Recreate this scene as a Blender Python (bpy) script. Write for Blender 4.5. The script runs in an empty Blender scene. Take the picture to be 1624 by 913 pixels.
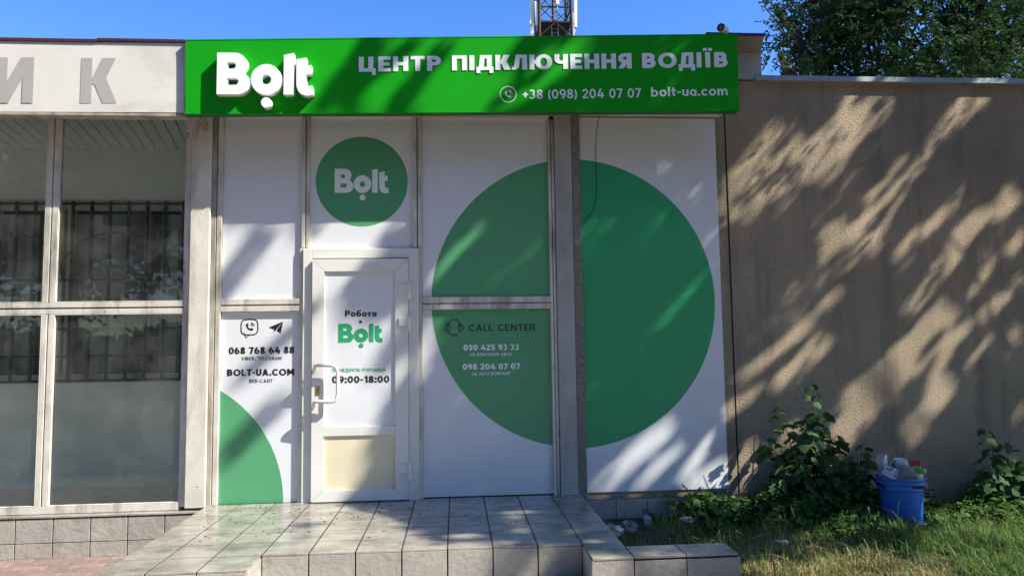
import bpy, math, random
import numpy as np
from mathutils import Vector, Matrix, Quaternion
R = math.radians
rnd = random.Random(7)
rng = np.random.default_rng(11)
scene = bpy.context.scene
COL = scene.collection

# ---------------------------------------------------------------- camera
cam_d = bpy.data.cameras.new('camera')
cam_d.sensor_width = 36.0
cam_d.lens = 36.0 * 1150 / 1624
cam_d.clip_start = 0.05
cam_d.clip_end = 3000
cam = bpy.data.objects.new('camera', cam_d)
COL.objects.link(cam)
pitch, roll, yaw = R(4.598), R(-0.832), R(4.4595)
fwd = Vector((math.sin(yaw) * math.cos(pitch), math.cos(yaw) * math.cos(pitch), math.sin(pitch)))
r0 = Vector((math.cos(yaw), -math.sin(yaw), 0))
u0 = r0.cross(fwd)
rv = r0 * math.cos(roll) + u0 * math.sin(roll)
uv = -r0 * math.sin(roll) + u0 * math.cos(roll)
m3 = Matrix((rv, uv, -fwd)).transposed()
cam.matrix_world = Matrix.Translation((0, -6, 1.21)) @ m3.to_4x4()
scene.camera = cam

# ---------------------------------------------------------------- sky and sun
SUN = Vector((2.07, -1.0, 2.19))                 # towards the sun
el = math.atan2(SUN.z, math.hypot(SUN.x, SUN.y))
az = math.atan2(SUN.x, SUN.y)
world = bpy.data.worlds.new('World')
scene.world = world
world.use_nodes = True
wn, wl = world.node_tree.nodes, world.node_tree.links
sky = wn.new('ShaderNodeTexSky')
sky.sky_type = 'NISHITA'
sky.sun_disc = False
sky.sun_elevation = el
sky.sun_rotation = az
sky.air_density = 1.0
sky.dust_density = 0.3
sky.ozone_density = 3.0
hs = wn.new('ShaderNodeHueSaturation')
hs.inputs['Saturation'].default_value = 1.30
hs.inputs['Hue'].default_value = 0.513
wl.new(sky.outputs[0], hs.inputs['Color'])
wl.new(hs.outputs[0], wn['Background'].inputs[0])
wn['Background'].inputs[1].default_value = 0.14
sun_d = bpy.data.lights.new('sun', 'SUN')
sun_d.energy = 5.0
sun_d.angle = R(0.5)
sun_d.color = (1.0, 0.945, 0.82)
sun = bpy.data.objects.new('sun', sun_d)
COL.objects.link(sun)
sun.rotation_euler = (-SUN).to_track_quat('-Z', 'Y').to_euler()
sun.location = SUN * 8

vs = scene.view_settings
vs.view_transform = 'Standard'
vs.look = 'None'
vs.gamma = 1.0
vs.use_curve_mapping = False
vs.exposure = 1.0
scene.cycles.max_bounces = 8
scene.cycles.transparent_max_bounces = 16
scene.cycles.use_denoising = True

# ---------------------------------------------------------------- materials
MATS = {}


def mat(name, col, rough=0.6, var=0.12, vs_=6.0, bump=0.0, bs=60.0, dirt=None, rand=0.0, metal=0.0,
        trans=0.0, spec=0.5, bdist=0.01, detail=4.0, dirt2=None, rvar=0.0):
    """plain procedural surface: colour mottling, dirt patches, fine relief"""
    m = bpy.data.materials.new(name)
    m.use_nodes = True
    n, l = m.node_tree.nodes, m.node_tree.links
    b = n['Principled BSDF']
    tc = n.new('ShaderNodeTexCoord')
    geo = n.new('ShaderNodeNewGeometry')
    pos = geo.outputs['Position']
    nz = n.new('ShaderNodeTexNoise')
    nz.inputs['Scale'].default_value = vs_
    nz.inputs['Detail'].default_value = detail
    l.new(pos, nz.inputs['Vector'])
    mr = n.new('ShaderNodeMapRange')
    mr.inputs[1].default_value = 0.3
    mr.inputs[2].default_value = 0.7
    mr.inputs[3].default_value = 1 - var
    mr.inputs[4].default_value = 1 + var
    l.new(nz.outputs[0], mr.inputs[0])
    mul = n.new('ShaderNodeMixRGB')
    mul.blend_type = 'MULTIPLY'
    mul.inputs[0].default_value = 1
    mul.inputs[1].default_value = (*col, 1)
    l.new(mr.outputs[0], mul.inputs[2])
    out = mul.outputs[0]
    if rand:
        oi = n.new('ShaderNodeObjectInfo')
        m2 = n.new('ShaderNodeMapRange')
        m2.inputs[3].default_value = 1 - rand
        m2.inputs[4].default_value = 1 + rand
        l.new(oi.outputs['Random'], m2.inputs[0])
        mm = n.new('ShaderNodeMixRGB')
        mm.blend_type = 'MULTIPLY'
        mm.inputs[0].default_value = 1
        l.new(out, mm.inputs[1])
        l.new(m2.outputs[0], mm.inputs[2])
        out = mm.outputs[0]
    rsock = None
    for d in (dirt, dirt2):
        if not d:
            continue
        dc, dscale, lo, hi, amt, stretch = d
        mp_ = n.new('ShaderNodeMapping')
        mp_.inputs['Scale'].default_value = stretch
        l.new(pos, mp_.inputs[0])
        dn = n.new('ShaderNodeTexNoise')
        dn.inputs['Scale'].default_value = dscale
        dn.inputs['Detail'].default_value = 6
        dn.inputs['Roughness'].default_value = 0.65
        l.new(mp_.outputs[0], dn.inputs['Vector'])
        dm = n.new('ShaderNodeMapRange')
        dm.inputs[1].default_value = lo
        dm.inputs[2].default_value = hi
        dm.inputs[4].default_value = amt
        l.new(dn.outputs[0], dm.inputs[0])
        mx = n.new('ShaderNodeMixRGB')
        l.new(dm.outputs[0], mx.inputs[0])
        l.new(out, mx.inputs[1])
        mx.inputs[2].default_value = (*dc, 1)
        out = mx.outputs[0]
        rsock = dm.outputs[0]
    l.new(out, b.inputs['Base Color'])
    b.inputs['Roughness'].default_value = rough
    if rvar:
        rr = n.new('ShaderNodeMapRange')
        rr.inputs[1].default_value = 0.3
        rr.inputs[2].default_value = 0.7
        rr.inputs[3].default_value = rough - rvar
        rr.inputs[4].default_value = rough + rvar
        rn = n.new('ShaderNodeTexNoise')
        rn.inputs['Scale'].default_value = 7
        rn.inputs['Detail'].default_value = 5
        l.new(pos, rn.inputs['Vector'])
        l.new(rn.outputs[0], rr.inputs[0])
        l.new(rr.outputs[0], b.inputs['Roughness'])
    b.inputs['Metallic'].default_value = metal
    b.inputs['Specular IOR Level'].default_value = spec
    if bump:
        bn = n.new('ShaderNodeTexNoise')
        bn.inputs['Scale'].default_value = bs
        bn.inputs['Detail'].default_value = 5
        bn.inputs['Roughness'].default_value = 0.6
        l.new(pos, bn.inputs['Vector'])
        bp = n.new('ShaderNodeBump')
        bp.inputs['Strength'].default_value = bump
        bp.inputs['Distance'].default_value = bdist
        l.new(bn.outputs[0], bp.inputs['Height'])
        l.new(bp.outputs[0], b.inputs['Normal'])
    if trans:
        t = n.new('ShaderNodeBsdfTranslucent')
        l.new(out, t.inputs[0])
        ms = n.new('ShaderNodeMixShader')
        ms.inputs[0].default_value = trans
        l.new(b.outputs[0], ms.inputs[1])
        l.new(t.outputs[0], ms.inputs[2])
        l.new(ms.outputs[0], n['Material Output'].inputs[0])
    MATS[name] = m
    return m


def glass_mat(name, tint, dirt_amt, ior=1.5):
    m = bpy.data.materials.new(name)
    m.use_nodes = True
    n, l = m.node_tree.nodes, m.node_tree.links
    n.remove(n['Principled BSDF'])
    tr = n.new('ShaderNodeBsdfTransparent')
    tr.inputs[0].default_value = (*tint, 1)
    gl = n.new('ShaderNodeBsdfGlossy')
    gl.inputs['Roughness'].default_value = 0.01
    gl.inputs['Color'].default_value = (1, 1, 1, 1)
    fr = n.new('ShaderNodeFresnel')
    fr.inputs[0].default_value = 1.36
    mul = n.new('ShaderNodeMath')
    mul.operation = 'MULTIPLY'
    mul.inputs[1].default_value = 1.0
    mul.use_clamp = True
    l.new(fr.outputs[0], mul.inputs[0])
    m1 = n.new('ShaderNodeMixShader')
    l.new(mul.outputs[0], m1.inputs[0])
    l.new(tr.outputs[0], m1.inputs[1])
    l.new(gl.outputs[0], m1.inputs[2])
    df = n.new('ShaderNodeBsdfDiffuse')
    df.inputs[0].default_value = (0.55, 0.57, 0.55, 1)
    geo = n.new('ShaderNodeNewGeometry')
    nz = n.new('ShaderNodeTexNoise')
    nz.inputs['Scale'].default_value = 2.3
    nz.inputs['Detail'].default_value = 9
    nz.inputs['Roughness'].default_value = 0.7
    l.new(geo.outputs['Position'], nz.inputs['Vector'])
    mr = n.new('ShaderNodeMapRange')
    mr.inputs[1].default_value = 0.45
    mr.inputs[2].default_value = 0.8
    mr.inputs[3].default_value = dirt_amt * 0.35
    mr.inputs[4].default_value = dirt_amt * 2.5
    l.new(nz.outputs[0], mr.inputs[0])
    m2 = n.new('ShaderNodeMixShader')
    l.new(mr.outputs[0], m2.inputs[0])
    l.new(m1.outputs[0], m2.inputs[1])
    l.new(df.outputs[0], m2.inputs[2])
    l.new(m2.outputs[0], n['Material Output'].inputs[0])
    MATS[name] = m
    return m


GRIME = (0.10, 0.085, 0.065)
mat('white_print', (0.68, 0.70, 0.735), 0.38, 0.03, 1.3, bump=0.10, bs=2.2, bdist=0.05,
    dirt=((0.45, 0.44, 0.42), 2.0, 0.60, 0.9, 0.35, (3, 3, 0.5)))
mat('green_print', (0.085, 0.325, 0.155), 0.42, 0.04, 1.3, bump=0.08, bs=2.2, bdist=0.05)
mat('dark_green_print', (0.022, 0.335, 0.132), 0.42, 0.05, 1.3, bump=0.10, bs=2.2, bdist=0.05)
mat('sign_green', (0.008, 0.315, 0.010), 0.55, 0.05, 2, spec=0.08, bump=0.08, bs=1.6, bdist=0.06,
    dirt=((0.03, 0.22, 0.03), 2.5, 0.58, 0.85, 0.35, (1, 1, 0.5)))
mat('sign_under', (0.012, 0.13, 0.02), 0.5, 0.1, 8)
mat('letter_white', (0.84, 0.86, 0.89), 0.35, 0.02, 4)
mat('print_white', (0.78, 0.82, 0.84), 0.4, 0.02, 4)
mat('print_black', (0.012, 0.012, 0.014), 0.45, 0.05, 4)
mat('white_upvc', (0.70, 0.69, 0.655), 0.35, 0.05, 5, dirt=(GRIME, 3.0, 0.62, 0.85, 0.35, (2, 2, 1)))
mat('white_frame', (0.60, 0.575, 0.51), 0.5, 0.10, 9, bump=0.15, bs=40,
    dirt=(GRIME, 2.2, 0.48, 0.74, 0.8, (3, 3, 0.8)), dirt2=((0.05, 0.04, 0.03), 14, 0.66, 0.72, 0.8, (1, 1, 0.5)))
mat('old_frame', (0.40, 0.37, 0.31), 0.6, 0.15, 9, bump=0.2, bs=40,
    dirt=(GRIME, 2.2, 0.45, 0.7, 0.8, (3, 3, 0.6)))
mat('column_paint', (0.64, 0.61, 0.54), 0.6, 0.10, 4, bump=0.25, bs=70,
    dirt=((0.20, 0.17, 0.13), 1.6, 0.46, 0.70, 0.8, (2.5, 2.5, 0.6)), dirt2=((0.07, 0.06, 0.05), 22, 0.68, 0.73, 0.8, (1, 1, 1)))
mat('column_grey', (0.40, 0.40, 0.385), 0.6, 0.10, 4, bump=0.2, bs=70,
    dirt=((0.20, 0.17, 0.13), 1.6, 0.46, 0.72, 0.7, (1.5, 1.5, 0.7)), dirt2=((0.05, 0.04, 0.035), 22, 0.69, 0.73, 0.9, (1, 1, 1)))
mat('bare_concrete', (0.23, 0.205, 0.175), 0.9, 0.25, 30, bump=0.9, bs=120, bdist=0.012)
mat('peeled_plaster', (0.42, 0.37, 0.28), 0.9, 0.25, 20, bump=0.6, bs=90)
mat('cream_panel', (0.72, 0.64, 0.46), 0.4, 0.04, 4, dirt=(GRIME, 4, 0.6, 0.8, 0.2, (1, 1, 1)))
mat('fascia_white', (0.70, 0.69, 0.63), 0.5, 0.05, 2, bump=0.08, bs=6, bdist=0.03,
    dirt=((0.35, 0.32, 0.26), 1.4, 0.52, 0.8, 0.6, (1, 1, 2.5)))
mat('fascia_grey', (0.42, 0.39, 0.375), 0.55, 0.05, 3)
mat('maroon', (0.075, 0.022, 0.035), 0.5, 0.1, 6)
mat('soffit_tan', (0.36, 0.31, 0.22), 0.7, 0.06, 5)
mat('grey_board', (0.40, 0.42, 0.44), 0.6, 0.06, 5)
mat('zinc', (0.36, 0.42, 0.46), 0.45, 0.12, 4, metal=0.3, dirt=((0.2, 0.2, 0.19), 4, 0.55, 0.7, 0.6, (1, 1, 1)))
mat('tile', (0.330, 0.308, 0.258), 0.22, 0.10, 14, bump=0.10, bs=35, rand=0.07, rvar=0.10,
    dirt=((0.11, 0.10, 0.085), 3.4, 0.44, 0.70, 0.8, (1, 1.5, 1)),
    dirt2=((0.05, 0.045, 0.036), 24, 0.615, 0.67, 0.65, (0.5, 2.0, 1)))
mat('tile_face', (0.36, 0.335, 0.30), 0.55, 0.09, 10, bump=0.5, bs=26, rand=0.06, bdist=0.012,
    dirt=((0.13, 0.115, 0.10), 6, 0.56, 0.75, 0.5, (1, 1, 1)))
mat('grout', (0.035, 0.032, 0.028), 0.95, 0.2, 20)
mat('red_brick', (0.225, 0.158, 0.138), 0.85, 0.15, 20, bump=0.4, bs=60, rand=0.16,
    dirt=((0.20, 0.16, 0.13), 8, 0.5, 0.7, 0.6, (1, 1, 1)))
mat('sand', (0.16, 0.13, 0.10), 0.95, 0.2, 20)
mat('paving_far', (0.30, 0.225, 0.185), 0.9, 0.2, 9, bump=0.3, bs=40)
mat('asphalt', (0.06, 0.06, 0.058), 0.9, 0.2, 3, bump=0.3, bs=80)
mat('soil', (0.075, 0.058, 0.040), 0.95, 0.35, 12, bump=0.8, bs=40, bdist=0.03)
mat('inner_wall', (0.80, 0.85, 0.79), 0.8, 0.05, 2, dirt=((0.60, 0.60, 0.54), 2, 0.5, 0.8, 0.5, (1, 1, 1)))
mat('ceiling_board', (0.80, 0.83, 0.75), 0.6, 0.04, 2)
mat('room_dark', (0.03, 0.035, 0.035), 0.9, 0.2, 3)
mat('floor_inner', (0.72, 0.70, 0.62), 0.6, 0.08, 4)
mat('blind', (0.26, 0.29, 0.29), 0.7, 0.06, 4, rand=0.65)
mat('iron', (0.010, 0.012, 0.013), 0.5, 0.2, 12)
mat('black_rubber', (0.012, 0.012, 0.012), 0.6, 0.1, 12)
mat('brass', (0.45, 0.36, 0.14), 0.35, 0.05, 12, metal=0.8)
mat('rust', (0.042, 0.024, 0.019), 0.8, 0.25, 1.5)
mat('steel_grey', (0.30, 0.31, 0.33), 0.5, 0.1, 4, metal=0.4)
mat('antenna_white', (0.70, 0.68, 0.60), 0.5, 0.05, 4)
mat('camera_white', (0.72, 0.68, 0.60), 0.45, 0.06, 20)
mat('lens_brown', (0.20, 0.09, 0.05), 0.25, 0.1, 20)
mat('blue_plastic', (0.025, 0.165, 0.56), 0.35, 0.06, 8, dirt=((0.05, 0.12, 0.3), 9, 0.55, 0.7, 0.4, (1, 1, 1)))
mat('green_plastic', (0.02, 0.30, 0.05), 0.4, 0.06, 8)
mat('red_can', (0.45, 0.03, 0.02), 0.35, 0.1, 30, dirt=((0.6, 0.55, 0.5), 60, 0.58, 0.62, 0.9, (1, 1, 1)))
mat('paper_cup', (0.62, 0.62, 0.62), 0.6, 0.06, 20, dirt=((0.10, 0.10, 0.13), 75, 0.56, 0.60, 0.8, (1, 1, 1)))
mat('blue_carton', (0.55, 0.60, 0.72), 0.5, 0.06, 20, dirt=((0.06, 0.13, 0.42), 30, 0.52, 0.56, 0.9, (1, 1, 2)))
mat('cream_plastic', (0.60, 0.58, 0.42), 0.4, 0.05, 20)
mat('clear_bag', (0.36, 0.35, 0.38), 0.2, 0.2, 30, bump=1.0, bs=40, trans=0.4)
mat('foam_white', (0.50, 0.49, 0.47), 0.7, 0.2, 40, bump=0.6, bs=80, dirt=((0.3, 0.28, 0.24), 30, 0.5, 0.65, 0.7, (1, 1, 1)))
mat('dark_plastic', (0.02, 0.018, 0.025), 0.3, 0.1, 20)
mat('clear_plastic', (0.60, 0.65, 0.66), 0.12, 0.1, 30, bump=0.5, bs=50, trans=0.55)
mat('twig', (0.16, 0.12, 0.07), 0.9, 0.2, 20)
mat('bark', (0.045, 0.036, 0.028), 0.95, 0.35, 14, bump=1.0, bs=30, bdist=0.03)
mat('robinia_leaf', (0.026, 0.058, 0.016), 0.75, 0.4, 3, trans=0.35, spec=0.2)
mat('pale_leaf', (0.095, 0.150, 0.035), 0.5, 0.35, 2, trans=0.4)
mat('shade_leaf', (0.045, 0.095, 0.025), 0.5, 0.3, 3, trans=0.22)
mat('shrub_leaf', (0.045, 0.100, 0.030), 0.7, 0.3, 9, rand=0.25, trans=0.25, spec=0.2)
mat('shrub_stem', (0.06, 0.085, 0.035), 0.7, 0.2, 20)
mat('weed_leaf', (0.080, 0.160, 0.036), 0.65, 0.4, 6, trans=0.35, spec=0.25)
mat('grass_green', (0.135, 0.235, 0.050), 0.5, 0.4, 8, trans=0.45)
mat('grass_dry', (0.42, 0.33, 0.150), 0.7, 0.35, 9, trans=0.35)
mat('dead_leaf', (0.060, 0.045, 0.026), 0.8, 0.4, 30)
glass_mat('window_glass', (0.96, 0.985, 0.975), 0.05)


# ---------------------------------------------------------------- mesh helpers
class MB:
    def __init__(self):
        self.v, self.f, self.mi = [], [], []

    def add(self, vs_, fs, mi=0):
        o = len(self.v)
        self.v += [tuple(p) for p in vs_]
        self.f += [tuple(i + o for i in f) for f in fs]
        self.mi += [mi] * len(fs)
        return self

    def box(self, x0, x1, y0, y1, z0, z1, c=0.0, mi=0):
        """box, with chamfered edges when c > 0"""
        if c <= 0:
            v = [(x, y, z) for x in (x0, x1) for y in (y0, y1) for z in (z0, z1)]
            return self.add(v, [(0, 1, 3, 2), (4, 6, 7, 5), (0, 4, 5, 1), (2, 3, 7, 6), (0, 2, 6, 4), (1, 5, 7, 3)], mi)
        v, idx = [], {}
        X, Y, Z = (x0, x1), (y0, y1), (z0, z1)
        for i in (0, 1):
            for j in (0, 1):
                for k in (0, 1):
                    sx, sy, sz = (1 - 2 * i) * c, (1 - 2 * j) * c, (1 - 2 * k) * c
                    idx[i, j, k, 0] = len(v); v.append((X[i], Y[j] + sy, Z[k] + sz))
                    idx[i, j, k, 1] = len(v); v.append((X[i] + sx, Y[j], Z[k] + sz))
                    idx[i, j, k, 2] = len(v); v.append((X[i] + sx, Y[j] + sy, Z[k]))
        fs = []
        for i in (0, 1):
            fs.append([idx[i, 0, 0, 0], idx[i, 1, 0, 0], idx[i, 1, 1, 0], idx[i, 0, 1, 0]])
            fs.append([idx[0, i, 0, 1], idx[0, i, 1, 1], idx[1, i, 1, 1], idx[1, i, 0, 1]])
            fs.append([idx[0, 0, i, 2], idx[1, 0, i, 2], idx[1, 1, i, 2], idx[0, 1, i, 2]])
            for j in (0, 1):
                fs.append([idx[i, j, 0, 0], idx[i, j, 1, 0], idx[i, j, 1, 1], idx[i, j, 0, 1]])
                fs.append([idx[i, 0, j, 0], idx[i, 1, j, 0], idx[i, 1, j, 2], idx[i, 0, j, 2]])
                fs.append([idx[0, i, j, 1], idx[1, i, j, 1], idx[1, i, j, 2], idx[0, i, j, 2]])
                for k in (0, 1):
                    fs.append([idx[i, j, k, 0], idx[i, j, k, 1], idx[i, j, k, 2]])
        return self.add(v, fs, mi)

    def tube(self, pts, rad, n=8, cap=True, mi=0):
        pts = [Vector(p) for p in pts]
        rs = rad if isinstance(rad, (list, tuple)) else [rad] * len(pts)
        vv, ff = [], []
        t = (pts[1] - pts[0]).normalized()
        up = Vector((0, 0, 1)) if abs(t.z) < 0.9 else Vector((1, 0, 0))
        a = t.cross(up).normalized()
        for i, p in enumerate(pts):
            if i == 0: t = pts[1] - pts[0]
            elif i == len(pts) - 1: t = pts[-1] - pts[-2]
            else: t = pts[i + 1] - pts[i - 1]
            t.normalize()
            a = (a - t * a.dot(t)).normalized()
            b = t.cross(a)
            for k in range(n):
                an = 2 * math.pi * k / n
                vv.append(p + (a * math.cos(an) + b * math.sin(an)) * rs[i])
        for i in range(len(pts) - 1):
            for k in range(n):
                k2 = (k + 1) % n
                ff.append((i * n + k, i * n + k2, (i + 1) * n + k2, (i + 1) * n + k))
        if cap:
            ff.append(tuple(range(n - 1, -1, -1)))
            ff.append(tuple(range((len(pts) - 1) * n, len(pts) * n)))
        return self.add(vv, ff, mi)

    def lathe(self, prof, n=24, c=(0, 0, 0), mi=0, wob=0.0):
        vv, ff = [], []
        for r, z in prof:
            for k in range(n):
                an = 2 * math.pi * k / n
                rr = r * (1 + wob * math.sin(3 * an + z * 40) + wob * 0.7 * math.sin(7 * an + z * 90))
                vv.append((c[0] + rr * math.cos(an), c[1] + rr * math.sin(an), c[2] + z))
        for i in range(len(prof) - 1):
            for k in range(n):
                k2 = (k + 1) % n
                ff.append((i * n + k, i * n + k2, (i + 1) * n + k2, (i + 1) * n + k))
        return self.add(vv, ff, mi)

    def build(self, name, m, parent=None, smooth=False, loc=None, rot=None):
        me = bpy.data.meshes.new(name)
        me.from_pydata(self.v, [], self.f)
        for mm in (m if isinstance(m, (list, tuple)) else [m]):
            me.materials.append(MATS[mm])
        if any(self.mi):
            me.polygons.foreach_set('material_index', self.mi)
        me.update()
        import bmesh
        bm = bmesh.new(); bm.from_mesh(me)
        bmesh.ops.recalc_face_normals(bm, faces=bm.faces)
        bm.to_mesh(me); bm.free()
        if smooth:
            me.polygons.foreach_set('use_smooth', [True] * len(me.polygons))
        return link(name, me, parent, loc, rot)


def link(name, data, parent=None, loc=None, rot=None):
    o = bpy.data.objects.new(name, data)
    COL.objects.link(o)
    if parent: o.parent = parent
    if loc: o.location = loc
    if rot: o.rotation_euler = rot
    return o


def box(name, m, parent, x0, x1, y0, y1, z0, z1, c=0.0):
    return MB().box(x0, x1, y0, y1, z0, z1, c).build(name, m, parent)


def thing(name, label, cat, loc=(0, 0, 0), group=None):
    o = link(name, None, None, loc)
    o.empty_display_size = 0.1
    return tag(o, label, cat, group)


def tag(o, label, cat, group=None):
    o['label'] = label
    o['category'] = cat
    if group: o['group'] = group
    return o


def kind(o, k):
    o['kind'] = k
    return o


def np_mesh(name, V, k, m, parent=None, smooth=False):
    """V: (faces, k, 3) array of separate k-gons"""
    nf = len(V)
    me = bpy.data.meshes.new(name)
    me.vertices.add(nf * k)
    me.vertices.foreach_set('co', np.ascontiguousarray(V, np.float32).ravel())
    me.loops.add(nf * k)
    me.loops.foreach_set('vertex_index', np.arange(nf * k, dtype=np.int32))
    me.polygons.add(nf)
    me.polygons.foreach_set('loop_start', np.arange(0, nf * k, k, dtype=np.int32))
    me.polygons.foreach_set('loop_total', np.full(nf, k, np.int32))
    me.materials.append(MATS[m])
    me.update()
    me.validate()
    return link(name, me, parent)


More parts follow.
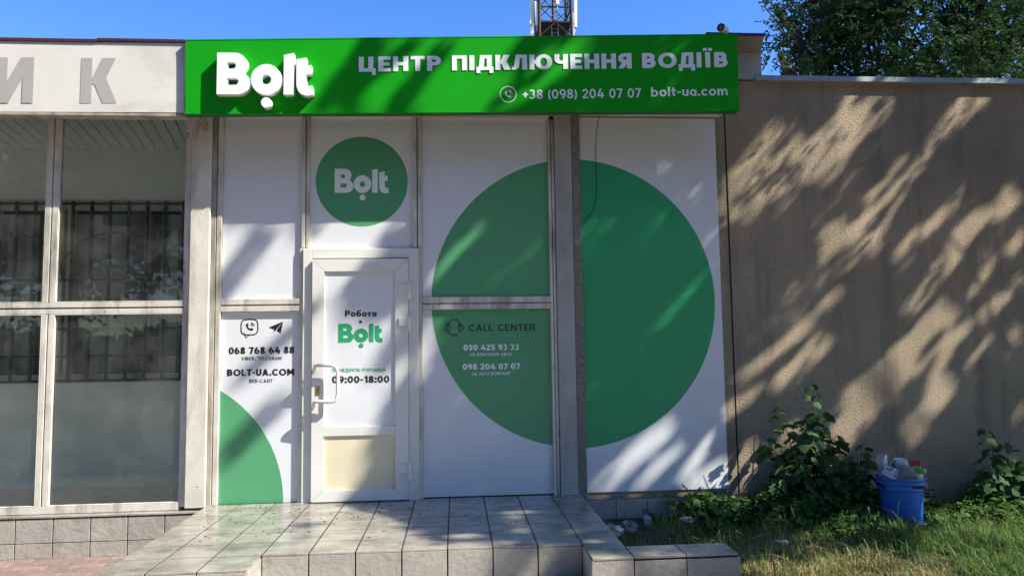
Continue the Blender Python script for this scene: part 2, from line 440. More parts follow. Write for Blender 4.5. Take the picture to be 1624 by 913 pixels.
# ---------------------------------------------------------------- lettering: stroke glyphs, cap height 1
def glyph(ch, w):
    S = []                                       # list of polygons' quads per stroke
    def rect(x0, y0, x1, y1): S.append([[(x0, y0), (x1, y0), (x1, y1), (x0, y1)]])
    def V(x, y0=0, y1=1): rect(x, y0, x + w, y1)
    def H(y, x0, x1): rect(x0, y, x1, y + w * 0.88)
    def D(x0, y0, x1, y1, hw=None):
        dx, dy = x1 - x0, y1 - y0
        h = hw or w * min(1.7, math.hypot(dx, dy) / abs(dy))
        S.append([[(x0, y0), (x0 + h, y0), (x1 + h, y1), (x1, y1)]])
    def A(cx, cy, rx, ry, a0=0, a1=360, n=None):
        n = n or max(6, int(abs(a1 - a0) / 15))
        q = []
        for i in range(n):
            t0, t1 = R(a0 + (a1 - a0) * i / n), R(a0 + (a1 - a0) * (i + 1) / n)
            f = lambda t, k: (cx + (rx - w * k) * math.cos(t), cy + (ry - w * 0.92 * k) * math.sin(t))
            q.append([f(t0, 0), f(t1, 0), f(t1, 1), f(t0, 1)])
        S.append(q)
    def bowl(x, y0, y1, rx, xs):                 # D-shaped bowl from x to the right
        ry = (y1 - y0) / 2
        A(xs, (y0 + y1) / 2, rx, ry, -90, 90)
        rect(x, y1 - w * 0.92, xs, y1); rect(x, y0, xs, y0 + w * 0.92)
    h = w * 0.88
    c = ch
    if c in 'AА': D(0, 0, .40 - w * .55, 1); D(.80 - w * 1.1, 0, .40 - w * .55, 1); rect(.2, .2, .6, .2 + h * .85); W = .80
    elif c in 'BВ': V(0); bowl(0, 0, .5 + h / 2, .34, .36); bowl(0, .5 - h / 2, 1, .29, .36); W = .70
    elif c in 'CС': A(.45, .5, .45, .51, 42, 318); W = .80
    elif c in 'EЕ': V(0); H(0, 0, .60); H(.5 - h / 2, 0, .55); H(1 - h, 0, .60); W = .60
    elif c == 'G': A(.45, .5, .45, .51, 42, 330); rect(.47, .38, .86, .38 + h); V(.86 - w, .1, .45); W = .86
    elif c in 'IІ': V(0); W = w
    elif c == 'Ї': V(.09); rect(-.02, 1.1, .09 + w * .35, 1.1 + w * .75); rect(.09 + w * .65, 1.1, .2 + w, 1.1 + w * .75); W = w + .18
    elif c == 'L': V(0); H(0, 0, .56); W = .56
    elif c in 'MМ': V(0); V(.92 - w); D(0, 1, .46 - w * .6, .25, w * 1.2); D(.92 - w * 1.2, 1, .46 - w * .6, .25, w * 1.2); W = .92
    elif c == 'N': V(0); V(.78 - w); D(0, 1, .78 - w * 1.2, 0, w * 1.2); W = .78
    elif c in 'OО': A(.48, .5, .48, .51); W = .96
    elif c in 'PР': V(0); bowl(0, .36, 1, .32, .36); W = .68
    elif c == 'R': V(0); bowl(0, .36, 1, .32, .36); D(.68 - w * 1.1, 0, .30, .42); W = .70
    elif c in 'TТ': V(.34 - w / 2); H(1 - h, 0, .68); W = .68
    elif c == 'U': V(0, .36); V(.72 - w, .36); A(.36, .36, .36, .37, 180, 360); W = .72
    elif c == 'V': D(.40 - w * .55, 0, 0, 1); D(.40 - w * .55, 0, .80 - w * 1.1, 1); W = .80
    elif c == 'Б': V(0); bowl(0, 0, .6, .31, .36); H(1 - h, 0, .6); W = .67
    elif c == 'Д': D(.08, .1, .16, 1); V(.62 - w * .5, 0); H(1 - h, .16, .62 + w * .5); H(0, -.02, .82); rect(-.02, -.2, w * .8 - .02, .1); rect(.82 - w * .8, -.2, .82, .1); W = .80
    elif c == 'И': V(0); V(.78 - w); D(0, 0, .78 - w * 1.2, 1, w * 1.2); W = .78
    elif c == 'Й': V(0); V(.78 - w); D(0, 0, .78 - w * 1.2, 1, w * 1.2); A(.39, 1.25, .2, .16, 190, 350); W = .78
    elif c == 'К': V(0); D(w * .8, .42, .70 - w * 1.15, 1, w * 1.25); D(.74 - w * 1.2, 0, w * 1.0, .55, w * 1.3); W = .74
    elif c == 'Л': V(.72 - w); H(1 - h, .16, .72); D(.06, .12, .16, 1, w); rect(-.04, 0, .06 + w * .6, h * .85); W = .72
    elif c == 'Н' or c == 'H': V(0); V(.74 - w); H(.5 - h / 2, 0, .74); W = .74
    elif c == 'П': V(0); V(.74 - w); H(1 - h, 0, .74); W = .74
    elif c == 'У': D(.14, 0, .74 - w * 1.1, 1); D(.34 - w * .3, .32, 0, 1); W = .74
    elif c == 'Ц': V(0); V(.70 - w); H(0, 0, .82); rect(.82 - w * .75, -.22, .82, .05); W = .82
    elif c == 'Ч': V(.68 - w); V(0, .62); A(.33, .66, .33, .31, 180, 275); H(.35, .33, .68); W = .68
    elif c == 'Ю': V(0); H(.5 - h / 2, 0, .4); A(.72, .5, .42, .51); W = 1.14
    elif c == 'Я': V(.68 - w); A(.32, .68, .32, .32, 90, 270); rect(.32, 1 - h, .68, 1); rect(.32, .36, .68, .36 + h); D(0, 0, .36 - w * .6, .42); W = .68
    elif c == '0': A(.35, .5, .35, .51); W = .70
    elif c == '1': V(.24); D(0, .72, .24, 1, w * 1.1); W = .24 + w
    elif c == '2': A(.32, .69, .32, .32, -35, 170); D(0, h * .6, .58 - w * 1.05, .58, w * 1.3); H(0, 0, .66); W = .66
    elif c == '3': A(.30, .73, .30, .28, -88, 150); A(.30, .29, .34, .30, -150, 88); W = .65
    elif c == '4': D(0, .24, .30, 1, w * 1.1); H(.2, 0, .76); V(.44, 0, .62); W = .76
    elif c == '5': A(.29, .32, .35, .33, -150, 100); H(1 - h, .08, .60); D(.06, .5, .09, 1, w * .9); rect(.1, .5, .3, .5 + h * .9); W = .65
    elif c == '6': A(.34, .33, .34, .34); A(.46, .46, .46, .55, 95, 190); W = .68
    elif c == '7': H(1 - h, 0, .64); D(.12, 0, .64 - w * 1.1, 1 - h * .5); W = .64
    elif c == '8': A(.34, .27, .34, .28); A(.34, .74, .30, .27); W = .68
    elif c == '9': A(.34, .67, .34, .34); A(.22, .54, .46, .55, -85, 10); W = .68
    elif c == '+': rect(.02, .40, .58, .40 + h); rect(.30 - w / 2, .14, .30 + w / 2, .74); W = .60
    elif c == '(': A(.42, .42, .42, .68, 122, 238); W = .28
    elif c == ')': A(-.14, .42, .42, .68, -58, 58); W = .28
    elif c == '-': rect(0, .34, .34, .34 + h); W = .34
    elif c == '/': D(0, -.08, .42, 1.06, w); W = .42 + w
    elif c == '.': rect(0, 0, w * 1.1, w * 1.1); W = w * 1.1
    elif c == ':': rect(0, 0, w * 1.1, w * 1.1); rect(0, .5, w * 1.1, .5 + w * 1.1); W = w * 1.1
    elif c == "'": rect(0, .68, w * .8, 1.02); W = w * .8
    elif c in 'oо': A(.33, .35, .33, .36); W = .66
    elif c == 'b': V(0); A(.32, .35, .32, .36); W = .64
    elif c == 'l': V(0); W = w
    elif c == 't' : V(.1, 0.1, .92); rect(0, .70 - h, .42, .70); A(.32, .2, .22, .2, 180, 280); W = .40
    elif c == 'u': V(0, .26, .70); V(.58 - w, 0, .70); A(.29, .28, .29, .28, 180, 360); W = .58
    elif c in 'aа': V(.60 - w, 0, .66); A(.31, .35, .31, .36); W = .60
    elif c == 'c': A(.33, .35, .33, .36, 42, 318); W = .58
    elif c == 'm': V(0, 0, .70); A(.26, .42, .26, .29, 0, 180); V(.52 - w, 0, .42); A(.76 - w * .5, .42, .26, .29, 0, 180); V(1.02 - w * 1.5, 0, .42); W = 1.02 - w * .5
    elif c == 'б': A(.33, .33, .33, .34); A(.43, .45, .43, .58, 95, 185); rect(.40, 1.03 - h, .62, 1.03); W = .66
    elif c == 'т': V(.26 - w / 2, 0, .70); rect(0, .70 - h, .52, .70); W = .52
    elif c == 'в': V(0, 0, .70); bowl(0, 0, .38 + h * .3, .24, .28); bowl(0, .36 - h * .3, .70, .21, .28); W = .52
    else: return [], .30
    return S, W


def text(name, s, m, parent, y, xl, zl, xr, zr, cl, cr, w=.2, sp=.14, thick=0.0, single=False):
    """letters laid between two baseline points on the plane y, facing -y; one mesh"""
    big = cl > .04
    single = single or big
    if big: name = 'letter'
    x, gl = 0.0, []
    for ch in s:
        g, W = glyph(ch, w)
        gl.append((x, g))
        x += W + sp
    tot = x - sp
    mb = MB()
    mapp = lambda a, b, d: (xl + (xr - xl) * a / tot, y - d, zl + (zr - zl) * a / tot + b * (cl + (cr - cl) * a / tot))
    for gx, g in gl:
        if single and mb.v:
            mb.build(name, m, parent)
            mb = MB()
        for k, quads in enumerate(g):
            d = thick + 0.0012 + 0.00025 * k
            for q in quads:
                q = [(gx + a, b) for a, b in q]
                mb.add([mapp(a, b, d) for a, b in q], [(0, 1, 2, 3)])
                if thick:
                    for i in range(4):
                        a, b = q[i], q[(i + 1) % 4]
                        mb.add([mapp(*a, 0), mapp(*b, 0), mapp(*b, d), mapp(*a, d)], [(0, 1, 2, 3)])
    o = mb.build(name, m, parent)
    if not single: o['kind'] = 'stuff'
    return o


def logo_outline():
    """rounded word mark, cap height 1: list of closed outlines (holes included)"""
    arc = lambda cx, cy, rx, ry, a0, a1, n: [(cx + rx * math.cos(R(a0 + (a1 - a0) * i / n)), cy + ry * math.sin(R(a0 + (a1 - a0) * i / n))) for i in range(n + 1)]
    B = [(0, 0), (0, 1)] + arc(.42, .735, .29, .265, 90, -42, 9) + arc(.48, .275, .31, .275, 48, -90, 10)
    Bh1 = [(.25, .615), (.25, .765)] + arc(.375, .69, .075, .075, 90, -90, 7)
    Bh2 = [(.25, .225), (.25, .385)] + arc(.435, .305, .08, .08, 90, -90, 7)
    o = arc(1.178, .362, .372, .372, 0, 345, 23)
    oh = arc(1.178, .362, .118, .118, 0, 330, 11)
    dot = arc(1.181, -.19, .124, .124, 0, 337.5, 15)
    l = [(1.59, .005), (1.826, .005), (1.826, 1.007), (1.59, .956)]
    t = [(1.893, .856), (2.128, .896), (2.128, .705), (2.25, .715), (2.25, .495), (2.128, .495), (2.128, .33), (2.137, .265), (2.175, .22), (2.23, .215),
         (2.275, .225), (2.305, .01), (2.21, -.02), (2.11, -.018), (2.01, .02), (1.94, .09), (1.903, .19), (1.893, .30)]
    return {'B': [B, Bh1, Bh2], 'o': [o, oh], 'l': [l], 't': [t], 'dot': [dot]}


def fill_mesh(name, outlines, depth, m, mapp, parent):
    """filled 2-D outlines (with holes), extruded towards -y by depth"""
    cu = bpy.data.curves.new(name, 'CURVE')
    cu.dimensions = '2D'
    cu.fill_mode = 'BOTH'
    for ol in outlines:
        sp = cu.splines.new('POLY')
        sp.points.add(len(ol) - 1)
        for p, (a, b) in zip(sp.points, ol):
            p.co = (a, b, 0, 1)
        sp.use_cyclic_u = True
    cu.extrude = 0.5
    tmp = bpy.data.objects.new('tmp', cu)
    COL.objects.link(tmp)
    dg = bpy.context.evaluated_depsgraph_get()
    dg.update()
    me = bpy.data.meshes.new_from_object(tmp.evaluated_get(dg))
    bpy.data.objects.remove(tmp)
    me.name = name
    for v in me.vertices:
        a, b, c = v.co
        x, y, z = mapp(a, b)
        v.co = (x, y - (c + 0.5) * depth, z)
    import bmesh
    bm = bmesh.new(); bm.from_mesh(me)
    bmesh.ops.remove_doubles(bm, verts=bm.verts, dist=1e-5)
    bmesh.ops.recalc_face_normals(bm, faces=bm.faces)
    bm.to_mesh(me); bm.free()
    me.materials.clear()
    me.materials.append(MATS[m])
    return link(name, me, parent)


def strip(mb, pts, w, y, k=0, closed=False):
    """flat ribbon of width w through 2-D points on plane y (icon strokes)"""
    n = len(pts)
    L_, R_ = [], []
    for i in range(n):
        if closed: a, b = pts[i - 1], pts[(i + 1) % n]
        else: a, b = pts[max(0, i - 1)], pts[min(n - 1, i + 1)]
        dx, dz = b[0] - a[0], b[1] - a[1]
        d = math.hypot(dx, dz) or 1
        nx, nz = -dz / d * w / 2, dx / d * w / 2
        L_.append((pts[i][0] + nx, y - .0012 - .00025 * k, pts[i][1] + nz))
        R_.append((pts[i][0] - nx, y - .0012 - .00025 * k, pts[i][1] - nz))
    fs = [(i, i + 1, n + i + 1, n + i) for i in range(n - 1)]
    if closed: fs.append((n - 1, 0, n, 2 * n - 1))
    mb.add(L_ + R_, fs)


def arcpts(cx, cz, rx, rz, a0, a1, n=16):
    return [(cx + rx * math.cos(R(a0 + (a1 - a0) * i / n)), cz + rz * math.sin(R(a0 + (a1 - a0) * i / n))) for i in range(n + 1)]


def poly(mb, pts, y, k=0):
    mb.add([(x, y - .0012 - .00025 * k, z) for x, z in pts], [tuple(range(len(pts)))])


def handset(mb, cx, cz, s, y):
    """telephone receiver, leaning"""
    strip(mb, arcpts(cx + .62 * s, cz + .62 * s, 1.05 * s, 1.05 * s, 185, 265, 10), .30 * s, y, 1)
    for a in (187, 263):
        px, pz_ = cx + .62 * s + 1.0 * s * math.cos(R(a)), cz + .62 * s + 1.0 * s * math.sin(R(a))
        poly(mb, arcpts(px + .06 * s, pz_ + .06 * s, .26 * s, .26 * s, 0, 330, 11), y, 2)


def circle_clip(cx, cz, r, x0, x1, z0, z1, n=160):
    P = [(cx + r * math.cos(2 * math.pi * i / n), cz + r * math.sin(2 * math.pi * i / n)) for i in range(n)]
    def clip(P, ins, inter):
        o = []
        for i in range(len(P)):
            a, b = P[i - 1], P[i]
            if ins(b):
                if not ins(a): o.append(inter(a, b))
                o.append(b)
            elif ins(a): o.append(inter(a, b))
        return o
    ix = lambda X: lambda a, b: (X, a[1] + (b[1] - a[1]) * (X - a[0]) / (b[0] - a[0]))
    iz = lambda Z: lambda a, b: (a[0] + (b[0] - a[0]) * (Z - a[1]) / (b[1] - a[1]), Z)
    P = clip(P, lambda p: p[0] >= x0, ix(x0)); P = clip(P, lambda p: p[0] <= x1, ix(x1))
    P = clip(P, lambda p: p[1] >= z0, iz(z0)); P = clip(P, lambda p: p[1] <= z1, iz(z1))
    return P


# ================================================================ GROUND
g = MB()
g.add([(-900, -900, -.36), (900, -900, -.36), (900, 900, -.36), (-900, 900, -.36)], [(0, 1, 2, 3)])
kind(g.build('ground', 'asphalt'), 'structure')


def soil_z(x, y):
    b = -.195 + .045 * np.minimum(y, 0)
    b = b + .018 * np.sin(x * 3.1 + y * 2.3) + .012 * np.sin(x * 7.3 - y * 5.1)
    b = b - .10 * np.clip((1.75 - x) / .5, 0, 1) * np.clip((y + 1.7) / .3, 0, 1) * 0.6
    return b


nx_, ny_ = 150, 40
xs, ys = np.linspace(1.0, 13, nx_), np.linspace(-4.2, 0.02, ny_)
X, Y = np.meshgrid(xs, ys)
Z = soil_z(X, Y) + rng.normal(0, .006, X.shape)
Z = np.where(Y < -3.6, -.37, Z)
sv = np.stack([X, Y, Z], -1).reshape(-1, 3)
sf = [(j * nx_ + i, j * nx_ + i + 1, (j + 1) * nx_ + i + 1, (j + 1) * nx_ + i) for j in range(ny_ - 1) for i in range(nx_ - 1)]
kind(MB().add(sv, sf).build('soil_bed', 'soil', smooth=True), 'structure')

# red paving on the left; unseen forecourt added to bounce warm light upward
pav = kind(MB().box(-9, -1.2, -1.9, -.07, -.355, -.344).box(-9, 6.5, -8.5, -1.9005, -.355, -.344).build('pavement', 'paving_far'), 'structure')
bm_ = MB().box(-.0965, .0965, -.0465, .0465, -.03, 0, .004).build('brick', 'red_brick', pav)
brick_mesh = bm_.data
COL.objects.unlink(bm_); bpy.data.objects.remove(bm_)
ty = -.13
row = 0
while ty > -1.35:
    tx = -4.3 + (.1 if row % 2 else 0)
    while tx < -1.98:
        o = link('brick', brick_mesh, pav, (tx + rnd.uniform(-.002, .002), ty, -.3385 + rnd.uniform(-.0025, .0025)), (rnd.uniform(-.008, .008), rnd.uniform(-.008, .008), rnd.uniform(-.006, .006)))
        tx += .2015
    ty -= .1015
    row += 1

# ================================================================ ENTRANCE PLATFORM
T = .274
steps = thing('entrance_platform', 'raised entrance platform of glossy grey tiles in front of the white door', 'steps', (0, 0, -.36))
OZ = .36


def pbox(name, m, parent, x0, x1, y0, y1, z0, z1, c=0.0):
    return box(name, m, parent, x0, x1, y0, y1, z0 + OZ, z1 + OZ, c)


core = MB()
core.box(-1.95, 1.0, -1.488, -.03, -.36 + OZ, .0008 + OZ)
core.box(-1.95, -1.168, -1.78, -1.489, -.36 + OZ, .0008 + OZ)
core.box(.77, 1.0, -1.80, -1.489, -.36 + OZ, .0008 + OZ)
core.box(-1.167, .769, -1.86, -1.489, -.36 + OZ, -.195 + OZ)
core.build('core', 'grout', steps)
unit_tile = {}


def tile(parent, cx, cy, cz, sx, sy, sz, m='tile', tilt=.0022):
    """tile as a copy sharing a chamfered unit mesh per size"""
    key = (round(sx, 3), round(sy, 3), round(sz, 3), m)
    if key not in unit_tile:
        o = MB().box(-sx / 2, sx / 2, -sy / 2, sy / 2, -sz / 2, sz / 2, .0012).build('tile', m, parent)
        unit_tile[key] = o.data
    else:
        o = link('tile', unit_tile[key], parent)
    o.location = (cx, cy, cz)
    o.rotation_euler = (rnd.uniform(-tilt, tilt), rnd.uniform(-tilt, tilt), 0)
    return o


G_ = .009
xcols = [-1.158 + T * i for i in range(-3, 9)]
for i in range(len(xcols) - 1):
    xa, xb = xcols[i], xcols[i + 1]
    if i == 0: xa = -1.96
    front = -1.5
    if xb <= -1.15: front = -1.79
    if xa > .75: xb, front = 1.005, -1.82
    yb = -1.5
    rows = [(front, -1.5)] if front < -1.5 else []
    while yb < -.05:
        rows.append((yb, min(yb + T, -.02)))
        yb += T
    for (ya, yb2) in rows:
        if yb2 - ya < .03: continue
        tile(steps, (xa + xb) / 2, (ya + yb2) / 2, -.004 + OZ, xb - xa - G_, yb2 - ya - G_, .012)
# front faces
for i in range(7):
    xa = -1.158 + T * i
    tile(steps, xa + T / 2, -1.493, -.105 + OZ, T - G_, .012, .186, 'tile_face', .006)
for i in range(3):
    xa = max(-1.96, -1.158 - T * (i + 1)); xb = -1.158 - T * i
    tile(steps, (xa + xb) / 2, -1.784, -.18 + OZ, xb - xa - G_, .012, .336, 'tile_face')
tile(steps, -1.162, -1.645, -.105 + OZ, .012, .28, .186, 'tile_face')
tile(steps, .765, -1.66, -.105 + OZ, .012, .31, .186, 'tile_face')
tile(steps, .883, -1.806, -.18 + OZ, .236, .012, .336, 'tile_face')
for i in range(7):                                   # lower step
    xa = -1.158 + T * i
    tile(steps, xa + T / 2, -1.675, -.192 + OZ, T - G_, .34, .012)
    tile(steps, xa + T / 2, -1.862, -.28 + OZ, T - G_, .012, .15, 'tile_face')
for j in range(6):                                   # left flank towards the paving
    ya = -1.79 + j * .29
    tile(steps, -1.955, ya + .145, -.18 + OZ, .012, .29 - G_, .336, 'tile_face')

kerb = thing('planter_kerb', 'low tiled kerb wall edging the weedy bed right of the steps', 'kerb', (1.3, -1.7, -.36))
ck = lambda n, m, *a: None
kb = MB().box(-.29, .315, -.10, .10, 0, .3608).build('core', 'grout', kerb)
for k in range(2):
    xk = (-.142, .164)[k]
    tile(kerb, xk, 0, OZ - .004, .30, .222, .012)
    tile(kerb, xk, -.106, .17, .30, .012, .336, 'tile_face')
tile(kerb, .321, 0, .17, .012, .215, .336, 'tile_face')
tile(kerb, 0.01, .106, .17, .60, .012, .336, 'tile_face')

# ================================================================ BUILDING
bld = thing('shop_building', 'low flat-roofed shop building with glazed front and brown stucco wall', 'building', (0, 0, 0))
# stucco wall on the right with a vertical joint, fine sprayed render
m = mat('stucco', (0.49, 0.392, 0.278), 0.95, 0.18, 1.6, bump=1.0, bs=110, bdist=0.03,
        dirt=((0.26, 0.215, 0.165), 1.0, 0.48, 0.72, 0.75, (5.0, 5.0, 0.45)), dirt2=((0.20, 0.155, 0.105), 55, 0.52, 0.68, 0.6, (1, 1, 1)))


def wall_sheet(name, x0, x1, z0, z1, y, dens, amp, m, parent):
    """wall face with slight waviness"""
    nx, nz = max(2, int((x1 - x0) * dens)), max(2, int((z1 - z0) * dens))
    mb = MB()
    ph = [(rnd.uniform(.5, 2.2), rnd.uniform(.5, 2.2), rnd.uniform(0, 6)) for _ in range(6)]
    vv = []
    for j in range(nz + 1):
        for i in range(nx + 1):
            x, z = x0 + (x1 - x0) * i / nx, z0 + (z1 - z0) * j / nz
            d = sum(math.sin(x * a + z * b + c) for a, b, c in ph) / 6 * amp
            vv.append((x, y + d, z))
    ff = [(j * (nx + 1) + i, j * (nx + 1) + i + 1, (j + 1) * (nx + 1) + i + 1, (j + 1) * (nx + 1) + i) for j in range(nz) for i in range(nx)]
    mb.add(vv, ff)
    mb.box(x0, x1, y + amp + .01, y + .35, z0, z1)
    return mb.build(name, m, parent)


wall_sheet('stucco_wall', 2.349, 13.5, -.5, 3.49, 0.004, 5, .007, 'stucco', bld)
box('wall_joint', 'grout', bld, 2.338, 2.3485, .012, .1, -.4, 3.49)
wall_sheet('stucco_pier', 1.06, 2.337, -.045, 3.49, 0.010, 5, .003, 'stucco', bld)
cop = MB()
for k in range(6):
    xa, xb = 2.62 + k * 1.9, 2.62 + (k + 1) * 1.9 + .03
    cop.box(xa, xb, -.045 - .002 * (k % 2), .40, 3.484, 3.53 + .002 * (k % 2), .002)
cop.build('coping', 'zinc', bld)
MB().box(2.36, 13.5, .3, 9, 3.30, 3.44).build('roof_slab', 'grey_board', bld)
MB().box(13.2, 13.5, .4, 9, -.4, 3.3).build('end_wall', 'stucco', bld)
# core behind the panels
MB().box(-1.90, 2.33, .06, 9, -.36, 3.44).build('rear_block', 'grey_board', bld)
# header beam above the panels, with eaves
hb = MB()
hb.box(-6.5, .80, -.022, .05, 3.125, 3.50, .002)
hb.box(.80, 2.30, -.075, .05, 3.165, 3.50, .004)
hb.build('header_beam', 'fascia_white', bld)
box('header_lip', 'old_frame', bld, -6.5, 2.26, -.12, -.07, 3.20, 3.23)
box('soffit', 'soffit_tan', bld, -6.5, 2.25, -.27, -.02, 3.50, 3.515)
ev = MB()
ev.add([(2.1, -.28, 3.772), (2.60, -.28, 3.772), (2.69, .0, 3.742), (2.1, .0, 3.742), (2.1, -.28, 3.79), (2.60, -.28, 3.79), (2.69, .0, 3.79), (2.1, .0, 3.79)],
       [(0, 1, 2, 3), (4, 5, 6, 7), (0, 1, 5, 4), (1, 2, 6, 5), (2, 3, 7, 6), (3, 0, 4, 7)])
ev.build('eaves_board', 'soffit_tan', bld)
box('eaves_edge', 'maroon', bld, 2.1, 2.612, -.286, -.281, 3.768, 3.796)
box('gable_board', 'grey_board', bld, 1.7, 2.688, -.012, .10, 3.505, 3.741, .003)
MB().tube([(2.66, -.02, 3.535), (2.66, -.005, 3.535)], .012, 8).build('bolt', 'iron', bld)

# columns
lc = box('column', 'column_paint', bld, -2.122, -1.965, -.06, .06, -.01, 3.125, .006)
lc['label'] = 'white painted column with flaked paint at its top'
pp = MB()
def blob(cx, cz, rx, rz, y, n=26, seed=1, th=.004):
    rr = random.Random(seed)
    rad = [1 + rr.uniform(-.32, .32) for _ in range(n)]
    pts = [(cx + rx * rad[i] * math.cos(2 * math.pi * i / n), cz + rz * rad[i] * math.sin(2 * math.pi * i / n)) for i in range(n)]
    mb = MB()
    mb.add([(x, y - th, z) for x, z in pts] + [(x, y, z) for x, z in pts], [tuple(range(n))] + [(i, (i + 1) % n, n + (i + 1) % n, n + i) for i in range(n)])
    return mb
blob(-2.045, 3.035, .062, .055, -.06, seed=4).build('bare_patch', 'peeled_plaster', lc)
blob(-2.085, 2.96, .022, .028, -.06, seed=9).build('bare_patch', 'peeled_plaster', lc)
MB().box(-1.962, -1.928, -.035, .05, -.01, 3.125, .003).build('jamb', 'old_frame', bld)
MB().box(.842, .985, -.035, .06, -.03, 3.165, .004).build('column', 'column_grey', bld)
MB().box(.9855, 1.0585, -.03, .06, -.05, 3.20, .006).build('concrete_pier', 'bare_concrete', bld)
# plinth on the left with sill and tiles
pl = box('plinth', 'grout', bld, -6.5, -1.965, -.088, .05, -.35, -.03)
for k in range(16):
    xa = -1.975 - T * (k + 1) - .0
    tile(pl, xa + T / 2, -.094, -.137, T - G_, .012, .175, 'tile_face')
    tile(pl, xa + T / 2, -.094, -.2845, T - G_, .012, .108, 'tile_face')
    tile(pl, xa + T / 2, -.045, -.034, T - G_, .125, .012, 'tile')
# plinth under the right-hand panel
pr = box('plinth', 'bare_concrete', bld, 1.01, 2.34, -.03, .05, -.36, -.046)
for k in range(5):
    xa = 1.03 + k * .262
    tile(pr, xa + .13, -.036, -.128, .255, .012, .145, 'tile_face')

# shop-front profiles
FY = -.030
def bars(name, m, items, parent=bld, c=.003):
    for it in items:
        x0, x1, z0, z1 = it[:4]
        fy = it[4] if len(it) > 4 else FY
        box(name, m, parent, x0, x1, fy, .03, z0, z1, c)

bars('mullion', 'white_frame', [(-1.922, -1.883, 0, 3.124), (-1.250, -1.221, 2.03, 3.124), (-1.214, -1.188, 2.03, 3.124), (-.345, -.315, 2.03, 3.124),
     (-.307, -.274, 2.03, 3.124), (-1.262, -1.2335, 0, 2.029), (-.300, -.2735, 0, 2.029), (.786, .808, .0, 3.124), (.814, .838, .0, 3.124, -.02)])
bars('transom', 'white_frame', [(-1.8825, -1.2625, 1.519, 1.562), (-1.8825, -1.2625, 1.575, 1.622), (-.273, .7855, 1.519, 1.562), (-.273, .7855, 1.573, 1.622)])
bars('transom_groove', 'old_frame', [(-1.8825, -1.2625, 1.5625, 1.5745, -.012), (-.273, .7855, 1.5625, 1.5725, -.012)], c=0)
bars('mullion_groove', 'grout', [(-1.2205, -1.2145, 2.03, 3.124, -.01), (-.3145, -.3075, 2.03, 3.124, -.01), (.8085, .8135, 0, 3.124, -.01)], c=0)
bars('threshold', 'grout', [(-1.88, -1.25, -.02, -.0005, -.004), (-.273, .785, -.03, .0075, -.004)], c=0)

# glazing of the neighbouring shop: panes between profiles
for (xa, xb) in ((-5.2, -4.285), (-4.205, -3.247), (-3.158, -2.170)):
    for (za, zb) in ((.03, 1.514), (1.606, 3.124)):
        wdw = MB()
        f = .007
        wdw.box(xa, xb, FY, .02, za, za + f, .002).box(xa, xb, FY, .02, zb - f, zb, .002)
        wdw.box(xa, xa + f, FY, .02, za + f, zb - f, .002).box(xb - f, xb, FY, .02, za + f, zb - f, .002)
        wo = wdw.build('window', 'white_frame', bld)
        MB().box(xa + f, xb - f, -.004, .002, za + f, zb - f).build('pane', 'window_glass', wo)
bars('mullion', 'white_frame', [(-3.2465, -3.207, 0.03, 1.514), (-3.198, -3.1585, 0.03, 1.514), (-3.2465, -3.207, 1.606, 3.124), (-3.198, -3.1585, 1.606, 3.124),
     (-4.2845, -4.2055, .03, 3.124), (-2.1695, -2.126, .0, 3.124)])
bars('transom', 'white_frame', [(-5.2, -2.17, 1.5145, 1.553), (-5.2, -2.17, 1.565, 1.6055)])
bars('mullion_groove', 'grout', [(-5.2, -2.17, 1.5535, 1.5645, -.01), (-3.2065, -3.1985, .03, 1.514, -.01), (-3.2065, -3.1985, 1.606, 3.124, -.01)], c=0)
box('bottom_rail', 'white_frame', bld, -5.2, -2.17, FY, .03, -.026, .0295, .003)

# porch room behind the glass
rm = MB()
rm.box(-6.5, -1.93, .05, 1.05, -.05, -.02)
rm.build('porch_floor', 'floor_inner', bld)
iw = MB()
OX0, OX1, OZ0, OZ1 = -5.0, -2.36, .935, 2.645
iw.box(-6.5, OX0, 1.05, 1.30, -.02, 3.3)
iw.box(OX1, -1.93, 1.05, 1.30, -.02, 3.3)
iw.box(OX0, OX1, 1.05, 1.30, -.02, OZ0)
iw.box(OX0, OX1, 1.05, 1.30, OZ1, 3.3)
iw.build('inner_wall', 'inner_wall', bld)
MB().box(-1.929, -1.901, .06, 1.3, -.02, 3.2).box(-6.6, -6.5, .06, 1.3, -.02, 3.2).build('porch_side_wall', 'inner_wall', bld)
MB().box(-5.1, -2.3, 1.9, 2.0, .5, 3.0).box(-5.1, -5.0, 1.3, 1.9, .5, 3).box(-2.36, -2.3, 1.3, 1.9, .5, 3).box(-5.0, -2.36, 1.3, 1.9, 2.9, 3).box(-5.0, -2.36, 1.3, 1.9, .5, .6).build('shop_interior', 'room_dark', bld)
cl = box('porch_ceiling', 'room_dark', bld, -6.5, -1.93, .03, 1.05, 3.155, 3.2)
sk = -.24
for k in range(52):                                   # skewed ceiling boards
    xa = -6.6 + k * .1
    w_ = .091
    x1f = xa
    mb = MB()
    pts = [(xa, .03), (xa + w_, .03), (xa + w_ + sk, 1.045), (xa + sk, 1.045)]
    if xa + w_ > -1.93: break
    mb.add([(x, y, 3.136) for x, y in pts] + [(x, y, 3.152) for x, y in pts], [(0, 1, 2, 3), (4, 5, 6, 7), (0, 1, 5, 4), (1, 2, 6, 5), (2, 3, 7, 6), (3, 0, 4, 7)])
    mb.build('board', 'ceiling_board', cl)
